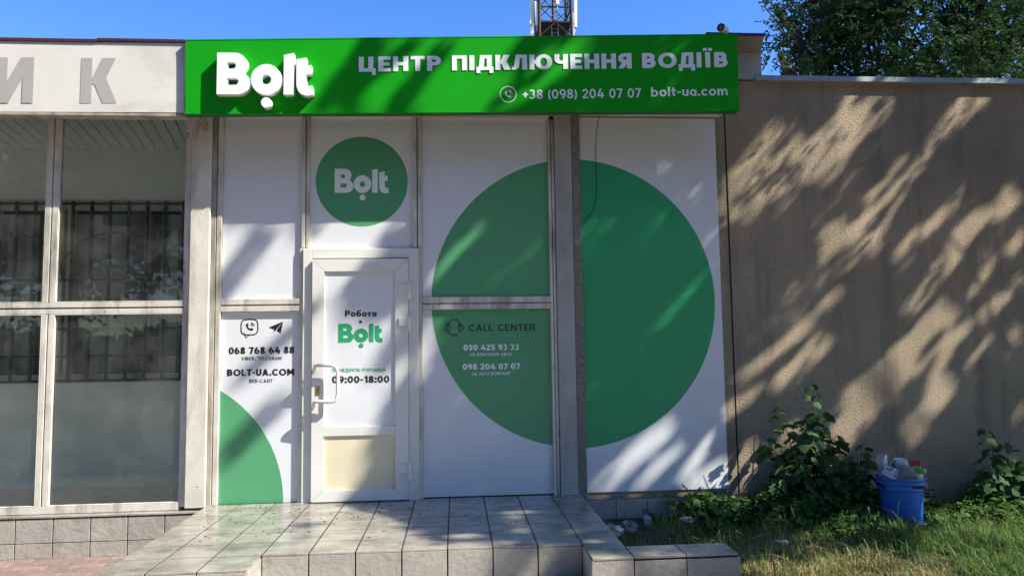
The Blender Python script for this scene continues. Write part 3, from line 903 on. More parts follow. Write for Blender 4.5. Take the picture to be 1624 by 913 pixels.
# barred inner window with vertical blinds
bw = MB()
for (xa, xb) in ((OX0, -3.76), (-3.72, -3.665), (-3.64, -2.40)):
    pass
fr = [(-4.98, -4.93), (-4.36, -4.29), (-3.76, -3.70), (-3.67, -3.60), (-2.96, -2.925), (-2.42, -2.362)]
for a, b in fr:
    bw.box(a, b, 1.12, 1.18, OZ0 + .075, OZ1 - .085)
bw.box(OX0, OX1, 1.12, 1.18, OZ0, OZ0 + .075).box(OX0, OX1, 1.12, 1.18, OZ1 - .085, OZ1)
bwo = bw.build('barred_window', 'white_frame', bld)
x_ = -4.95
slat = None
while x_ < -2.40:
    a = rnd.uniform(.5, 1.0)
    if slat is None:
        slat = MB().box(-.044, .044, -.0012, .0012, OZ0 + .08, OZ1 - .1).build('blind_slat', 'blind', bwo).data
        o = bwo.children[-1]
    else:
        o = link('blind_slat', slat, bwo)
    o.location = (x_, 1.27, 0)
    o.rotation_euler = (0, 0, a * rnd.choice((1, 1, 1, .6)))
    x_ += .079
k = 0
x_ = -3.569 - .167 * 7
while x_ < -2.38:
    box('bar', 'iron', bwo, x_ - .012, x_ + .012, .995, 1.019, OZ0 + .01, OZ1 - .02)
    x_ += .1677
for z_ in (.954, 1.18, 1.431, 1.884, 2.605):
    box('bar', 'iron', bwo, OX0 + .02, OX1 - .01, 1.0195, 1.034, z_ - .010, z_ + .010)
for cx in (-3.17, -4.13, -5.0):
    pts = [(cx + .50 * math.cos(R(t)), 1.002, 1.884 + .44 * math.sin(R(t))) for t in range(0, 181, 12) if OX0 + .02 < cx + .50 * math.cos(R(t)) < OX1 - .01]
    MB().tube([(p[0], .988, p[2]) for p in pts], .009, 6).build('arched_bar', 'iron', bwo)

# ---------------------------------------------------------------- entrance door
door = MB()
door.box(-1.232, -1.158, -.045, .03, -.005, 2.025, .003).box(-.386, -.301, -.045, .03, -.005, 2.025, .003)
door.box(-1.158, -.386, -.045, .03, 1.945, 2.0245, .003)
door_o = door.build('door', 'white_upvc', bld)
LY = -.078
lf = MB()
def mitre(mb, x0, x1, z0, z1, wl_, wr_, wb, wt, y0, y1, e=.0012):
    """rectangular frame of four mitred profiles with hairline joints"""
    O = [(x0, z0), (x1, z0), (x1, z1), (x0, z1)]
    I = [(x0 + wl_, z0 + wb), (x1 - wr_, z0 + wb), (x1 - wr_, z1 - wt), (x0 + wl_, z1 - wt)]
    for i in range(4):
        j = (i + 1) % 4
        dx, dz = O[j][0] - O[i][0], O[j][1] - O[i][1]
        L = math.hypot(dx, dz); dx, dz = dx / L * e, dz / L * e
        q = [(O[i][0] + dx, O[i][1] + dz), (O[j][0] - dx, O[j][1] - dz), (I[j][0] - dx, I[j][1] - dz), (I[i][0] + dx, I[i][1] + dz)]
        mb.add([(x, y0, z) for x, z in q] + [(x, y1, z) for x, z in q], [(0, 1, 2, 3), (4, 5, 6, 7), (0, 1, 5, 4), (1, 2, 6, 5), (2, 3, 7, 6), (3, 0, 4, 7)])
mitre(lf, -1.150, -.386, .012, 1.935, .094, .103, .085, .10, LY, -.0455)
lf.box(-1.0555, -.4895, LY + .004, -.046, .520, .594, .003)
leaf = lf.build('leaf_frame', 'white_upvc', door_o)
box('upper_panel', 'white_print', door_o, -1.0555, -.4895, LY + .018, -.047, .5945, 1.8345)
box('lower_panel', 'cream_panel', door_o, -1.0555, -.4895, LY + .020, -.047, .0975, .5195)
box('door_gasket', 'black_rubber', door_o, -1.158, -.386, -.0455, -.03, -.004, .0115)
for z_ in (1.689, 1.422, .254):
    hg = MB()
    hg.box(-.462, -.392, LY - .014, LY, z_ - .036, z_ + .036, .005)
    hg.tube([(-.378, LY - .006, z_ - .085), (-.378, LY - .006, z_ + .045)], .016, 10)
    hg.box(-.376, -.345, -.062, -.045, z_ - .085, z_ + .045, .004)
    hg.build('hinge', 'white_upvc', door_o)
hp = [(-1.135, LY, 1.035), (-1.115, LY - .045, 1.075), (-1.09, LY - .06, 1.082), (-.985, LY - .062, 1.082), (-.955, LY - .062, 1.070), (-.938, LY - .062, 1.04),
      (-.935, LY - .062, .99), (-.935, LY - .062, .86), (-.942, LY - .062, .82), (-.962, LY - .062, .80), (-1.0, LY - .06, .795), (-1.10, LY - .055, .80), (-1.12, LY - .045, .79), (-1.14, LY, .745)]
MB().tube(hp, .0145, 10).build('handle', 'white_upvc', door_o, smooth=True)
MB().box(-1.118, -1.082, LY - .006, LY, .845, .915, .004).build('lock_plate', 'brass', door_o)
MB().tube([(-1.1, LY - .008, .89), (-1.1, LY - .005, .89)], .007, 8).box(-1.103, -1.097, LY - .008, LY - .005, .865, .89).build('keyhole', 'black_rubber', door_o)
PY = LY + .018
text('lettering', 'Робота', 'print_black', door_o, PY, -.893, 1.468, -.641, 1.468, .050, .050, .23, .08)
text('lettering', 'в', 'print_black', door_o, PY, -.779, 1.415, -.755, 1.415, .028, .028, .24)
text('lettering', "ПОНЕДІЛОК-П'ЯТНИЦЯ", 'dark_green_print', door_o, PY, -.991, 1.027, -.571, 1.024, .027, .027, .18)
text('lettering', '09:00-18:00', 'print_black', door_o, PY, -.993, .938, -.538, .934, .055, .055, .24, .09)
LG = logo_outline()
def flat_logo(parent, m, y, x0, z0, cap, W):
    for k_ in ('B', 'o', 'l', 't', 'dot'):
        fill_mesh('logo_letter' if k_ != 'dot' else 'logo_dot', LG[k_], .0012, m, lambda a, b: (x0 + a * W / 2.305, y - .0008, z0 + b * cap), parent)
flat_logo(door_o, 'dark_green_print', PY, -.944, 1.262, .150, .353)

# ================================================================ PRINTED PANELS
def panel(name, label, x0, x1, z0, z1, y=0.0, group=None, bow=0.0):
    t = thing(name, label, 'sign panel', ((x0 + x1) / 2, y, z0), group)
    cx = (x0 + x1) / 2
    mb = MB().box(x0 - cx, x1 - cx, 0, .012, 0, z1 - z0, .0015)
    mb.build('board', 'white_print', t)
    return t, cx, z0, y

def disc(t, cx0, y0, z00, cx, cz, r, rect, m):
    P = circle_clip(cx, cz, r, *rect)
    n = len(P)
    mb = MB()
    mb.add([(x - cx0, -.0009, z - z00) for x, z in P] + [(x - cx0, 0.0, z - z00) for x, z in P],
           [tuple(range(n))] + [(i, (i + 1) % n, n + (i + 1) % n, n + i) for i in range(n)])
    return mb.build('green_disc', m, t)

def sub(o, t, z0, cx):
    """shift a mesh written in world coordinates into its panel's frame"""
    o.location = (-cx, 0, -z0) if o.parent == t else o.location

t, cx, z0, y0 = panel('advertising_panel', 'blank white panel beside the left column above the transom', -1.8825, -1.2505, 1.6225, 3.124)
t, cx, z0, y0 = panel('advertising_panel', 'white panel with black messenger contacts and green quarter circle, left of door', -1.8825, -1.2625, .0, 1.5185)
disc(t, cx, 0, z0, -2.415, .004, 1.036, (-1.8805, -1.2645, .002, 1.517), 'green_print')
def ptext(t, cx, z0, s, m, xl, zl, xr, zr, cl_, w=.2, sp=.14):
    return text('lettering', s, m, t, 0, xl - cx, zl - z0, xr - cx, zr - z0, cl_, cl_, w, sp)
ptext(t, cx, z0, '068 768 64 88', 'print_black', -1.821, 1.180, -1.303, 1.180, .055, .25, .085)
ptext(t, cx, z0, 'VIBER/TELEGRAM', 'print_black', -1.720, 1.131, -1.404, 1.128, .027, .17, .16)
ptext(t, cx, z0, 'BOLT-UA.COM', 'print_black', -1.830, 1.007, -1.303, 1.003, .053, .25, .09)
ptext(t, cx, z0, 'ВЕБ-САЙТ', 'print_black', -1.655, .951, -1.472, .948, .028, .17, .16)
ic = MB()
bx_, bz_ = -1.66 - cx, 1.395 - z0
sq = [(bx_ + .066 * (abs(math.cos(a)) ** .55) * (1 if math.cos(a) > 0 else -1), bz_ + .062 * (abs(math.sin(a)) ** .55) * (1 if math.sin(a) > 0 else -1)) for a in [2 * math.pi * i / 40 for i in range(40)]]
strip(ic, sq, .009, 0, 0, True)
strip(ic, [(bx_ - .045, bz_ - .045), (bx_ - .025, bz_ - .085), (bx_ + .005, bz_ - .058)], .008, 0, 1)
handset(ic, bx_ - .004, bz_ - .004, .042, 0)
for r_ in (.012, .022, .032):
    strip(ic, arcpts(bx_ + .008, bz_ + .006, r_, r_, 5, 85, 6), .004, 0, 2)
ic.build('messenger_icon', 'print_black', t)
ic = MB()
f = lambda a, b: (-1.66 + (a - 300) / 4.566 / 202.0 - cx, 1.393 - (b - 178) / 4.566 / 198.0 - z0)
poly(ic, [f(440, 180), f(545, 138), f(488, 196), f(468, 192)], 0, 0)
poly(ic, [f(545, 138), f(527, 224), f(497, 202)], 0, 1)
poly(ic, [f(545, 138), f(492, 200), f(478, 216), f(480, 192)], 0, 2)
ic.build('paper_plane_icon', 'print_black', t)

t, cx, z0, y0 = panel('advertising_panel', 'white panel above the door with round green logo', -1.1875, -.3455, 2.030, 3.124)
disc(t, cx, 0, z0, -.767, 2.590, .377, (-1.18, -.35, 2.04, 3.12), 'green_print')
flat_logo(t, 'print_white', 0, -.989 - cx, 2.493 - z0, .202, .443)

t, cx, z0, y0 = panel('advertising_panel', 'white panel with upper part of big green circle, right of door', -.2725, .7855, 1.6225, 3.124)
disc(t, cx, 0, z0, 1.005, 1.58, 1.205, (-.27, .783, 1.6245, 3.12), 'green_print')
t, cx, z0, y0 = panel('advertising_panel', 'white panel with call centre numbers on green, below the transom', -.2725, .7855, .008, 1.5185)
disc(t, cx, 0, z0, 1.005, 1.58, 1.205, (-.27, .783, .01, 1.517), 'green_print')
ptext(t, cx, z0, 'CALL CENTER', 'print_black', .105, 1.340, .657, 1.338, .055, .175, .15)
ptext(t, cx, z0, '050 425 93 33', 'print_white', .060, 1.182, .518, 1.180, .048, .24, .085)
ptext(t, cx, z0, 'НА ВЛАСНОМУ АВТО', 'print_white', .119, 1.135, .457, 1.133, .026, .17, .16)
ptext(t, cx, z0, '098 204 07 07', 'print_white', .051, 1.025, .526, 1.022, .049, .24, .085)
ptext(t, cx, z0, 'НА АВТО КОМПАНІЇ', 'print_white', .130, .977, .442, .976, .026, .17, .16)
ic = MB()
hx, hz = -.015 - cx, 1.372 - z0
strip(ic, arcpts(hx, hz + .012, .047, .055, 0, 180, 16), .008, 0, 0)
for s_ in (-1, 1):
    strip(ic, arcpts(hx + s_ * .046, hz - .004, .011, .034, 0, 345, 15), .007, 0, 1, True)
    strip(ic, arcpts(hx + s_ * .058, hz - .004, .016, .026, 90, 90 - s_ * 180, 10), .007, 0, 2)
strip(ic, [(hx - .046, hz - .036), (hx - .036, hz - .055), (hx - .012, hz - .062)], .007, 0, 3)
strip(ic, arcpts(hx + .006, hz - .062, .018, .009, 0, 345, 15), .006, 0, 4, True)
strip(ic, [(hx - .060, hz + .02), (hx - .060, hz + .05)], .006, 0, 5)
ic.build('headset_icon', 'print_black', t)

t, cx, z0, y0 = panel('advertising_panel', 'large white panel with right half of big green circle, screwed to stucco wall', 1.0625, 2.2525, .006, 3.150)
disc(t, cx, 0, z0, .985, 1.575, 1.210, (1.0635, 2.2515, .01, 3.148), 'dark_green_print')
for (sx, sz) in ((1.073, 3.131), (1.418, 3.134), (1.87, 3.130), (2.235, 3.131), (2.232, 2.455), (2.232, 1.548), (2.233, .798), (2.235, .027), (1.897, .021), (1.498, .018), (1.087, .017), (1.075, 2.421), (1.08, 1.527), (1.079, .805)):
    MB().lathe([(.0001, -.004), (.006, -.003), (.008, 0)], 8).build('screw', 'iron', t, loc=(sx - cx, -.001, sz - z0), rot=(R(90), 0, 0))

# ================================================================ SIGNS
# wide green fascia sign, its top and bottom rise slightly to the right
sg = thing('shop_sign', 'long green fascia sign box with white lettering over the door', 'shop sign', (0, -.37, 3.03))
def sgn(x, z): return (x, -.37, z)
c4 = [(-2.075, 3.617), (-2.063, 3.026), (2.323, 3.099), (2.331, 3.748)]
q = c4
mb = MB()
mb.add([(x, 0, z - 3.03) for x, z in q] + [(x, .082, z - 3.03) for x, z in q], [(0, 1, 2, 3), (4, 5, 6, 7), (0, 1, 5, 4), (2, 3, 7, 6), (3, 0, 4, 7)])
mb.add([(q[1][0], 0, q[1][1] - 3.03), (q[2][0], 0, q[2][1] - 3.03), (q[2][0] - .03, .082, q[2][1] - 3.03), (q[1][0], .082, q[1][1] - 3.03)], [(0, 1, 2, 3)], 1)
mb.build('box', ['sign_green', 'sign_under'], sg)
mb = MB()
for a, b in ((0, 3), (1, 2)):
    p, r_ = q[a], q[b]
    s_ = 1 if a else -1
    mb.add([(p[0], -.002, p[1] - 3.03), (r_[0], -.002, r_[1] - 3.03), (r_[0], -.002, r_[1] - 3.03 + s_ * .009), (p[0], -.002, p[1] - 3.03 + s_ * .009),
            (p[0], .004, p[1] - 3.03), (r_[0], .004, r_[1] - 3.03), (r_[0], .004, r_[1] - 3.03 + s_ * .009), (p[0], .004, p[1] - 3.03 + s_ * .009)],
           [(0, 1, 2, 3), (0, 1, 5, 4), (2, 3, 7, 6), (3, 0, 4, 7), (1, 2, 6, 5)])
mb.build('trim', 'sign_green', sg)
sz = lambda *a: a
def stext(s, xl, zl, xr, zr, cl_, cr_, w, sp, thick):
    return text('letter', s, 'letter_white', sg, 0, xl, zl - 3.03, xr, zr - 3.03, cl_, cr_, w, sp, thick, True)
stext('ЦЕНТР ПІДКЛЮЧЕННЯ ВОДІЇВ', -.746, 3.379, 2.240, 3.464, .120, .127, .245, .12, .0035)
stext('+38 (098) 204 07 07', .546, 3.176, 1.510, 3.199, .075, .078, .18, .13, 0)
stext('bolt-ua.com', 1.592, 3.208, 2.231, 3.228, .079, .079, .18, .12, 0)
ic = MB()
strip(ic, arcpts(.431, 3.213 - 3.03, .064, .064, 0, 350, 35), .006, 0, 0, True)
handset(ic, .425, 3.207 - 3.03, .036, 0)
for r_ in (.016, .028):
    strip(ic, arcpts(.434, 3.216 - 3.03, r_, r_, 0, 90, 8), .0055, 0, 2)
ic.build('phone_icon', 'letter_white', sg)
LD = .068
for k_ in ('B', 'o', 'l', 't', 'dot'):
    fill_mesh('logo_letter' if k_ != 'dot' else 'logo_dot', LG[k_], LD, 'letter_white',
              lambda a, b: (-1.811 + a * .727 / 2.305, 0, 3.162 - 3.03 + b * .328 + a * .002), sg)

fs = thing('shop_sign', 'faded white fascia sign with large grey letters, cut off at the left', 'shop sign', (-3.5, -.33, 3.05))
fx = lambda x: x + 3.5
mb = MB()
nx = 30
xs_ = [-6.0 + i * (6.0 - 2.085) / nx for i in range(nx + 1)]
vv, ff = [], []
for i, x in enumerate(xs_):
    for j, z in enumerate((3.043, 3.10, 3.2, 3.4, 3.55, 3.594)):
        vv.append((fx(x), (.0015 * math.sin(x * 3.3) * math.sin(j * .9) if 0 < j < 5 else 0) + rnd.uniform(-.0003, .0003), z - 3.05 + .008 * (x + 3.5) / 1.4))
for i in range(nx):
    for j in range(5):
        ff.append((i * 6 + j, (i + 1) * 6 + j, (i + 1) * 6 + j + 1, i * 6 + j + 1))
mb.add(vv, ff)
mb.box(fx(-6.0), fx(-2.085), .010, .06, -.005, .535)
mb.build('banner', 'fascia_white', fs, smooth=False)
MB().box(fx(-6.0), fx(-2.085), .0, .10, -.03, -.008, .003).build('lower_trim', 'old_frame', fs)
text('letter', 'И', 'fascia_grey', fs, -.0015, fx(-3.482), .060, fx(-3.208), .063, .355, .357, .23)
text('letter', 'К', 'fascia_grey', fs, -.0015, fx(-2.862), .065, fx(-2.599), .068, .357, .357, .23)
cap_ = MB()
cap_.box(-6.0 + 3.5, -2.75 + 3.5, -.012, .30, .545, .572, .003).box(-2.748 + 3.5, -2.08 + 3.5, -.015, .30, .557, .580, .003)
cap_.build('roof_edging', 'maroon', fs)

# security camera on the sign
sc_ = thing('security_camera', 'small white bullet camera standing on the sign end', 'camera', (2.22, -.33, 3.748))
MB().tube([(0.03, .02, -.002), (0.03, .02, .02), (.02, .01, .035)], .010, 8).box(0.0, .06, 0, .05, -.003, .004).build('bracket', 'camera_white', sc_)
d = Vector((-.62, -.72, -.06)).normalized()
c0 = Vector((.015, .005, .056))
MB().tube([c0 - d * .05, c0 + d * .045], .030, 16).build('body', 'camera_white', sc_, smooth=False)
MB().tube([c0 - d * .03, c0 + d * .064], [.033, .034], 16, False).build('sun_shield', 'camera_white', sc_)
MB().tube([c0 + d * .0455, c0 + d * .056], .029, 16).build('lens_housing', 'iron', sc_)
MB().tube([c0 + d * .0565, c0 + d * .060], .017, 14).build('lens', 'lens_brown', sc_)

# loose cable
pts = [(1.211, -.28, 3.14), (1.205, -.10, 3.08), (1.199, -.03, 2.95), (1.195, -.022, 2.794), (1.200, -.02, 2.6), (1.195, -.02, 2.469), (1.180, -.022, 2.39), (1.157, -.024, 2.334), (1.12, -.022, 2.28), (1.085, -.02, 2.243)]
tag(MB().tube(pts, .0032, 6).build('loose_cable', 'black_rubber'), 'thin black cable dangling from the green sign over the large panel', 'cable')

# ================================================================ LATTICE TOWER
tw = thing('lattice_tower', 'rusty steel lattice mast with white antennas behind the roof', 'tower', (8.0, 50, -.36))
def leg_at(z): return 1.30 - (z - 25) * .012
for sx in (-1, 1):
    for sy in (-1, 1):
        MB().tube([(sx * leg_at(0), sy * leg_at(0), 0), (sx * leg_at(36), sy * leg_at(36), 36)], .13, 6).build('leg', 'rust', tw)
for z in np.arange(1.2, 36, 2.45):
    h = leg_at(z)
    h2 = leg_at(z + 2.45)
    br = MB()
    for a, b in (((-1, -1), (1, -1)), ((1, -1), (1, 1)), ((1, 1), (-1, 1)), ((-1, 1), (-1, -1))):
        br.tube([(a[0] * h, a[1] * h, z), (b[0] * h, b[1] * h, z)], .07, 5)
        br.tube([(a[0] * h, a[1] * h, z), (b[0] * h2, b[1] * h2, z + 2.45)], .04, 5)
        br.tube([(b[0] * h, b[1] * h, z), (a[0] * h2, a[1] * h2, z + 2.45)], .04, 5)
        br.tube([(a[0] * h, a[1] * h, z + 1.2), (b[0] * h, b[1] * h, z + 1.2)], .025, 5)
    br.build('brace', 'rust', tw)
MB().box(-1.25, 1.25, -1.25, 1.25, 26.9, 27.0).build('platform', 'rust', tw)
lad = MB()
lad.tube([(-.25, -.9, 0), (-.25, -.9, 36)], .03, 5).tube([(.25, -.9, 0), (.25, -.9, 36)], .03, 5)
for z in np.arange(.3, 36, .35): lad.tube([(-.25, -.9, z), (.25, -.9, z)], .02, 4)
lad.build('ladder', 'steel_grey', tw)
MB().tube([(.0, -.2, 20), (.0, -.2, 36)], .16, 8).build('cable_riser', 'iron', tw)
for (ax, ay, az_, h_, tilt) in ((-1.75, -.9, 27.1, 2.3, -.06), (-1.45, -1.2, 26.6, 2.0, -.03), (1.62, -1.0, 26.6, 2.4, .02), (1.45, -.6, 26.0, 2.0, .03), (.15, -1.5, 28.2, 2.0, 0), (-1.6, 1.0, 26.3, 2.0, -.05)):
    MB().box(-.13, .13, -.07, .07, 0, h_, .03).build('antenna_panel', 'antenna_white', tw, loc=(ax, ay, az_), rot=(0, tilt, 0))
    s_ = 1 if ax > 0 else -1
    MB().tube([(ax, ay + .1, az_ + .4), (s_ * .9, ay * .8 + .1, az_ + .4)], .035, 5).tube([(ax, ay + .1, az_ + 1.6), (s_ * .9, ay * .8 + .1, az_ + 1.6)], .035, 5).tube([(ax, ay + .12, az_ - .3), (ax, ay + .12, az_ + 2.3)], .04, 6).build('antenna_bracket', 'steel_grey', tw)

# ================================================================ TREES
class Noise2:
    def __init__(self, seed):
        self.t = np.random.default_rng(seed).random((64, 64))
    def __call__(self, x, y):
        xi, yi = np.floor(x).astype(int), np.floor(y).astype(int)
        fx_, fy_ = x - xi, y - yi
        fx_, fy_ = fx_ * fx_ * (3 - 2 * fx_), fy_ * fy_ * (3 - 2 * fy_)
        t = self.t
        a, b, c, d_ = t[xi % 64, yi % 64], t[(xi + 1) % 64, yi % 64], t[xi % 64, (yi + 1) % 64], t[(xi + 1) % 64, (yi + 1) % 64]
        return (a * (1 - fx_) + b * fx_) * (1 - fy_) + (c * (1 - fx_) + d_ * fx_) * fy_


def rand_dirs(n):
    v = rng.normal(size=(n, 3))
    return v / np.linalg.norm(v, axis=1)[:, None]


def sprays(C, D, nl, rach, ll, lw, droop=.3, hexa=False):
    """compound leaves: rachis from C along D, nl leaflets each; returns (n*nl, k, 3) leaflet polygons"""
    n = len(C)
    D = D / np.linalg.norm(D, axis=1)[:, None]
    side = np.cross(D, np.array([0, 0, 1.0]) + rng.normal(0, .35, (n, 3)))
    side /= np.linalg.norm(side, axis=1)[:, None] + 1e-9
    nor = np.cross(side, D)
    out = []
    pairs = nl // 2
    for k in range(nl):
        if k == nl - 1:
            t, s_ = 1.0, 0
        else:
            t, s_ = .18 + .78 * (k // 2) / pairs, (1 if k % 2 else -1)
        L = rach * (0.75 + .5 * rng.random(n))[:, None]
        base = C + D * L * t
        base[:, 2] -= droop * rach * t * t
        dirn = side * s_ * (.92 if s_ else 0) + D * (.42 if s_ else 1.0) + rng.normal(0, .22, (n, 3))
        dirn[:, 2] -= .15
        dirn /= np.linalg.norm(dirn, axis=1)[:, None]
        wv = np.cross(dirn, nor + rng.normal(0, .35, (n, 3)))
        wv /= np.linalg.norm(wv, axis=1)[:, None] + 1e-9
        l_ = ll * (.75 + .5 * rng.random(n))[:, None]
        w_ = lw * (.8 + .4 * rng.random(n))[:, None] * .5
        if hexa:
            P = [base, base + dirn * l_ * .25 + wv * w_ * .85, base + dirn * l_ * .68 + wv * w_ * .95, base + dirn * l_, base + dirn * l_ * .68 - wv * w_ * .95, base + dirn * l_ * .25 - wv * w_ * .85]
        else:
            P = [base, base + dirn * l_ * .5 + wv * w_, base + dirn * l_, base + dirn * l_ * .5 - wv * w_]
        out.append(np.stack(P, 1))
    return np.concatenate(out, 0)


def limb(mb, a, b, r0_, r1_, n=6, wob=.12, seed=0):
    rr = random.Random(seed)
    a, b = Vector(a), Vector(b)
    L = (b - a).length
    pts, rs = [], []
    for i in range(n + 1):
        t = i / n
        p = a.lerp(b, t)
        if 0 < i < n:
            p += Vector((rr.uniform(-1, 1), rr.uniform(-1, 1), rr.uniform(-.3, 1))) * wob * L * .35
        pts.append(p)
        rs.append(r0_ + (r1_ - r0_) * t)
    mb.tube(pts, rs, 7)
    return pts


def in_frame_margin(P):
    return P

# --- shade trees that stand to the right, outside the picture: their gaps let the sun through
LIT = [(3.72,3.40,3.15,2.77,0.137),(2.85,2.95,2.47,2.53,0.126),(4.71,3.42,4.42,3.16,0.068),(4.33,3.11,3.98,2.64,0.063),(3.94,2.79,3.83,2.59,0.037),(3.84,3.22,3.82,3.17,0.026),(3.83,2.50,3.28,2.02,0.105),(3.67,2.03,3.64,1.99,0.032),(4.47,2.50,4.08,2.14,0.032),(4.66,2.34,3.96,1.49,0.058),(4.96,2.48,4.79,2.33,0.074),(4.99,2.17,4.91,2.02,0.047),(3.28,1.61,2.39,0.88,0.042),(3.17,1.26,2.76,0.87,0.063),(2.81,0.96,2.52,0.65,0.053),(4.25,1.45,3.58,0.85,0.089),(3.58,0.85,3.21,0.36,0.105),(3.21,0.36,3.11,0.12,0.074),(4.96,1.70,4.29,1.21,0.042),(4.29,1.21,4.11,0.93,0.042),(4.72,1.32,4.46,0.98,0.037),(4.18,0.81,3.86,0.42,0.068),(2.61,0.84,2.30,0.64,0.058),(2.33,0.60,2.28,0.18,0.026),(4.69,1.86,4.49,1.59,0.032),(3.48,3.10,3.36,2.96,0.042),(4.18,3.02,4.08,2.88,0.026),(4.75,0.38,4.90,0.65,0.032),(4.13,1.32,3.88,0.94,0.026),(2.49,2.42,2.40,2.34,0.037),(2.65,2.42,2.54,2.28,0.026),(1.76,0.53,1.17,0.05,0.063),(1.85,0.34,1.48,0.04,0.037),(2.13,0.44,1.85,0.09,0.037),(2.23,0.13,2.06,0.03,0.032),(-0.17,1.47,-0.33,0.96,0.042),(0.20,2.21,-0.17,1.79,0.026),(0.66,2.05,0.61,1.94,0.016),(0.28,2.84,-0.11,2.53,0.068),(-0.36,2.52,-0.92,2.22,0.074),(-0.06,2.48,-0.52,2.22,0.032),(-0.64,2.79,-1.04,2.29,0.063),(-0.00,2.77,-0.16,2.61,0.032),(5.59,0.45,2.82,-1.26,0.137),(2.05,-2.10,-0.57,-3.87,0.211),(2.73,-1.82,-0.24,-3.99,0.211),(0.14,-3.03,-1.26,-3.51,0.105),(0.88,-2.16,-0.96,-3.43,0.053),(2.06,-1.25,1.66,-1.38,0.037),(2.14,-0.97,1.05,-1.69,0.026),(4.01,-0.02,3.80,-0.25,0.047),(-0.52,-2.78,-1.35,-3.58,0.053),(-2.24,-2.02,-2.91,-2.50,0.053),(-0.49,-1.19,-1.23,-1.61,0.042),(-2.01,-2.28,-2.93,-2.95,0.037),(-2.51,-3.54,-2.88,-3.80,0.021),(-3.20,-3.34,-3.43,-3.43,0.074),(-2.52,-3.35,-2.63,-3.43,0.037)]
SHADE = [(-1.56,2.15,-1.92,1.64,0.047),(-0.43,1.79,-0.84,1.48,0.116),(-0.43,0.76,-0.71,0.24,0.084),(-0.84,1.74,-0.99,1.38,0.037),(-1.43,0.78,-1.82,0.39,0.042),(-0.35,2.10,-0.58,2.00,0.042),(-1.29,1.38,-1.73,0.98,0.026),(-1.40,2.82,-1.63,2.31,0.053),(-0.86,2.70,-1.20,2.23,0.058),(-1.65,2.54,-1.82,2.26,0.026),(-1.09,2.80,-1.41,2.54,0.026),(-2.53,-1.63,-3.42,-2.29,0.042)]


def capdist(mx, mz, c):
    ax, az_, bx, bz, h = c
    dx, dz = bx - ax, bz - az_
    L2 = dx * dx + dz * dz + 1e-9
    t = np.clip(((mx - ax) * dx + (mz - az_) * dz) / L2, 0, 1)
    return np.hypot(mx - ax - t * dx, mz - az_ - t * dz) / h


SOFT = [(.30, 2.35, -.10, 1.85, .09), (.62, 2.0, .30, 1.70, .06), (.05, .80, -.2, .45, .07), (.45, .70, .2, .35, .06), (1.75, 2.25, 1.45, 1.9, .07), (1.95, 1.65, 1.6, 1.2, .09),
        (1.45, 1.2, 1.15, .85, .07), (2.1, 1.15, 1.8, .75, .08), (2.15, 2.1, 2.05, 1.95, .05), (1.4, 2.75, 1.2, 2.55, .05), (-.1, 1.35, -.3, 1.05, .10), (1.75, .9, 1.3, .5, .06), (2.95, 1.7, 2.5, 1.3, .08),
        (3.35, 1.9, 2.9, 1.6, .07), (4.5, .9, 4.2, .55, .08), (4.4, 3.0, 4.2, 2.75, .08), (2.75, 2.1, 2.5, 1.8, .08), (3.6, 1.5, 3.3, 1.2, .07)]
nA, nB, nC = Noise2(3), Noise2(5), Noise2(6)
LIT = [c for c in LIT if c[1] > -.6] + [(2.30, .22, 2.0, -.02, .08), (2.5, .35, 2.35, .1, .06), (2.45, 2.62, 2.36, 2.52, .05), (2.62, 1.1, 2.45, .95, .04), (3.0, 2.75, 2.8, 2.5, .04),
       (3.45, 2.95, 3.3, 2.7, .05), (4.05, 2.2, 3.85, 1.95, .03), (3.0, 1.05, 2.6, .7, .05), (3.95, 1.0, 3.7, .7, .05), (4.9, 1.3, 4.75, 1.1, .04), (2.9, .55, 2.75, .35, .05)]                       # gaps over the walls and the sign
GROUND_LIT = [(3.15, -1.62, .42, .24), (3.62, -1.15, .38, .26), (4.35, -.55, .45, .24), (3.75, -.72, .16, .12), (2.05, -1.42, .30, .12), (2.62, -1.25, .26, .13), (2.5, -1.62, .3, .12), (2.45, -.95, .10, .06),
              (2.8, -.55, .10, .05), (2.1, -.16, .16, .10), (1.75, -.12, .10, .06), (4.05, -.25, .12, .10), (1.85, -.75, .07, .05), (3.25, -.9, .08, .05), (2.62, -.74, .22, .05), (3.02, -.68, .18, .05), (3.56, -.36, .10, .05), (3.9, -.42, .14, .07), (4.0, -1.0, .2, .12), (5.1, -1.0, .4, .4)]
TOP_LIT = [(-.45, -1.06, .22, .08), (.43, -.60, .17, .06), (.02, -1.22, .14, .06), (-.70, -1.25, .25, .15), (.85, -1.45, .08, .04), (-.75, -.78, .16, .08), (.30, -1.40, .05, .03), (.55, -.78, .05, .03)]
FRONT_LIT = [(-.25, -.12, .22, .16), (.52, -.10, .05, .10), (-.05, -.22, .12, .08)]


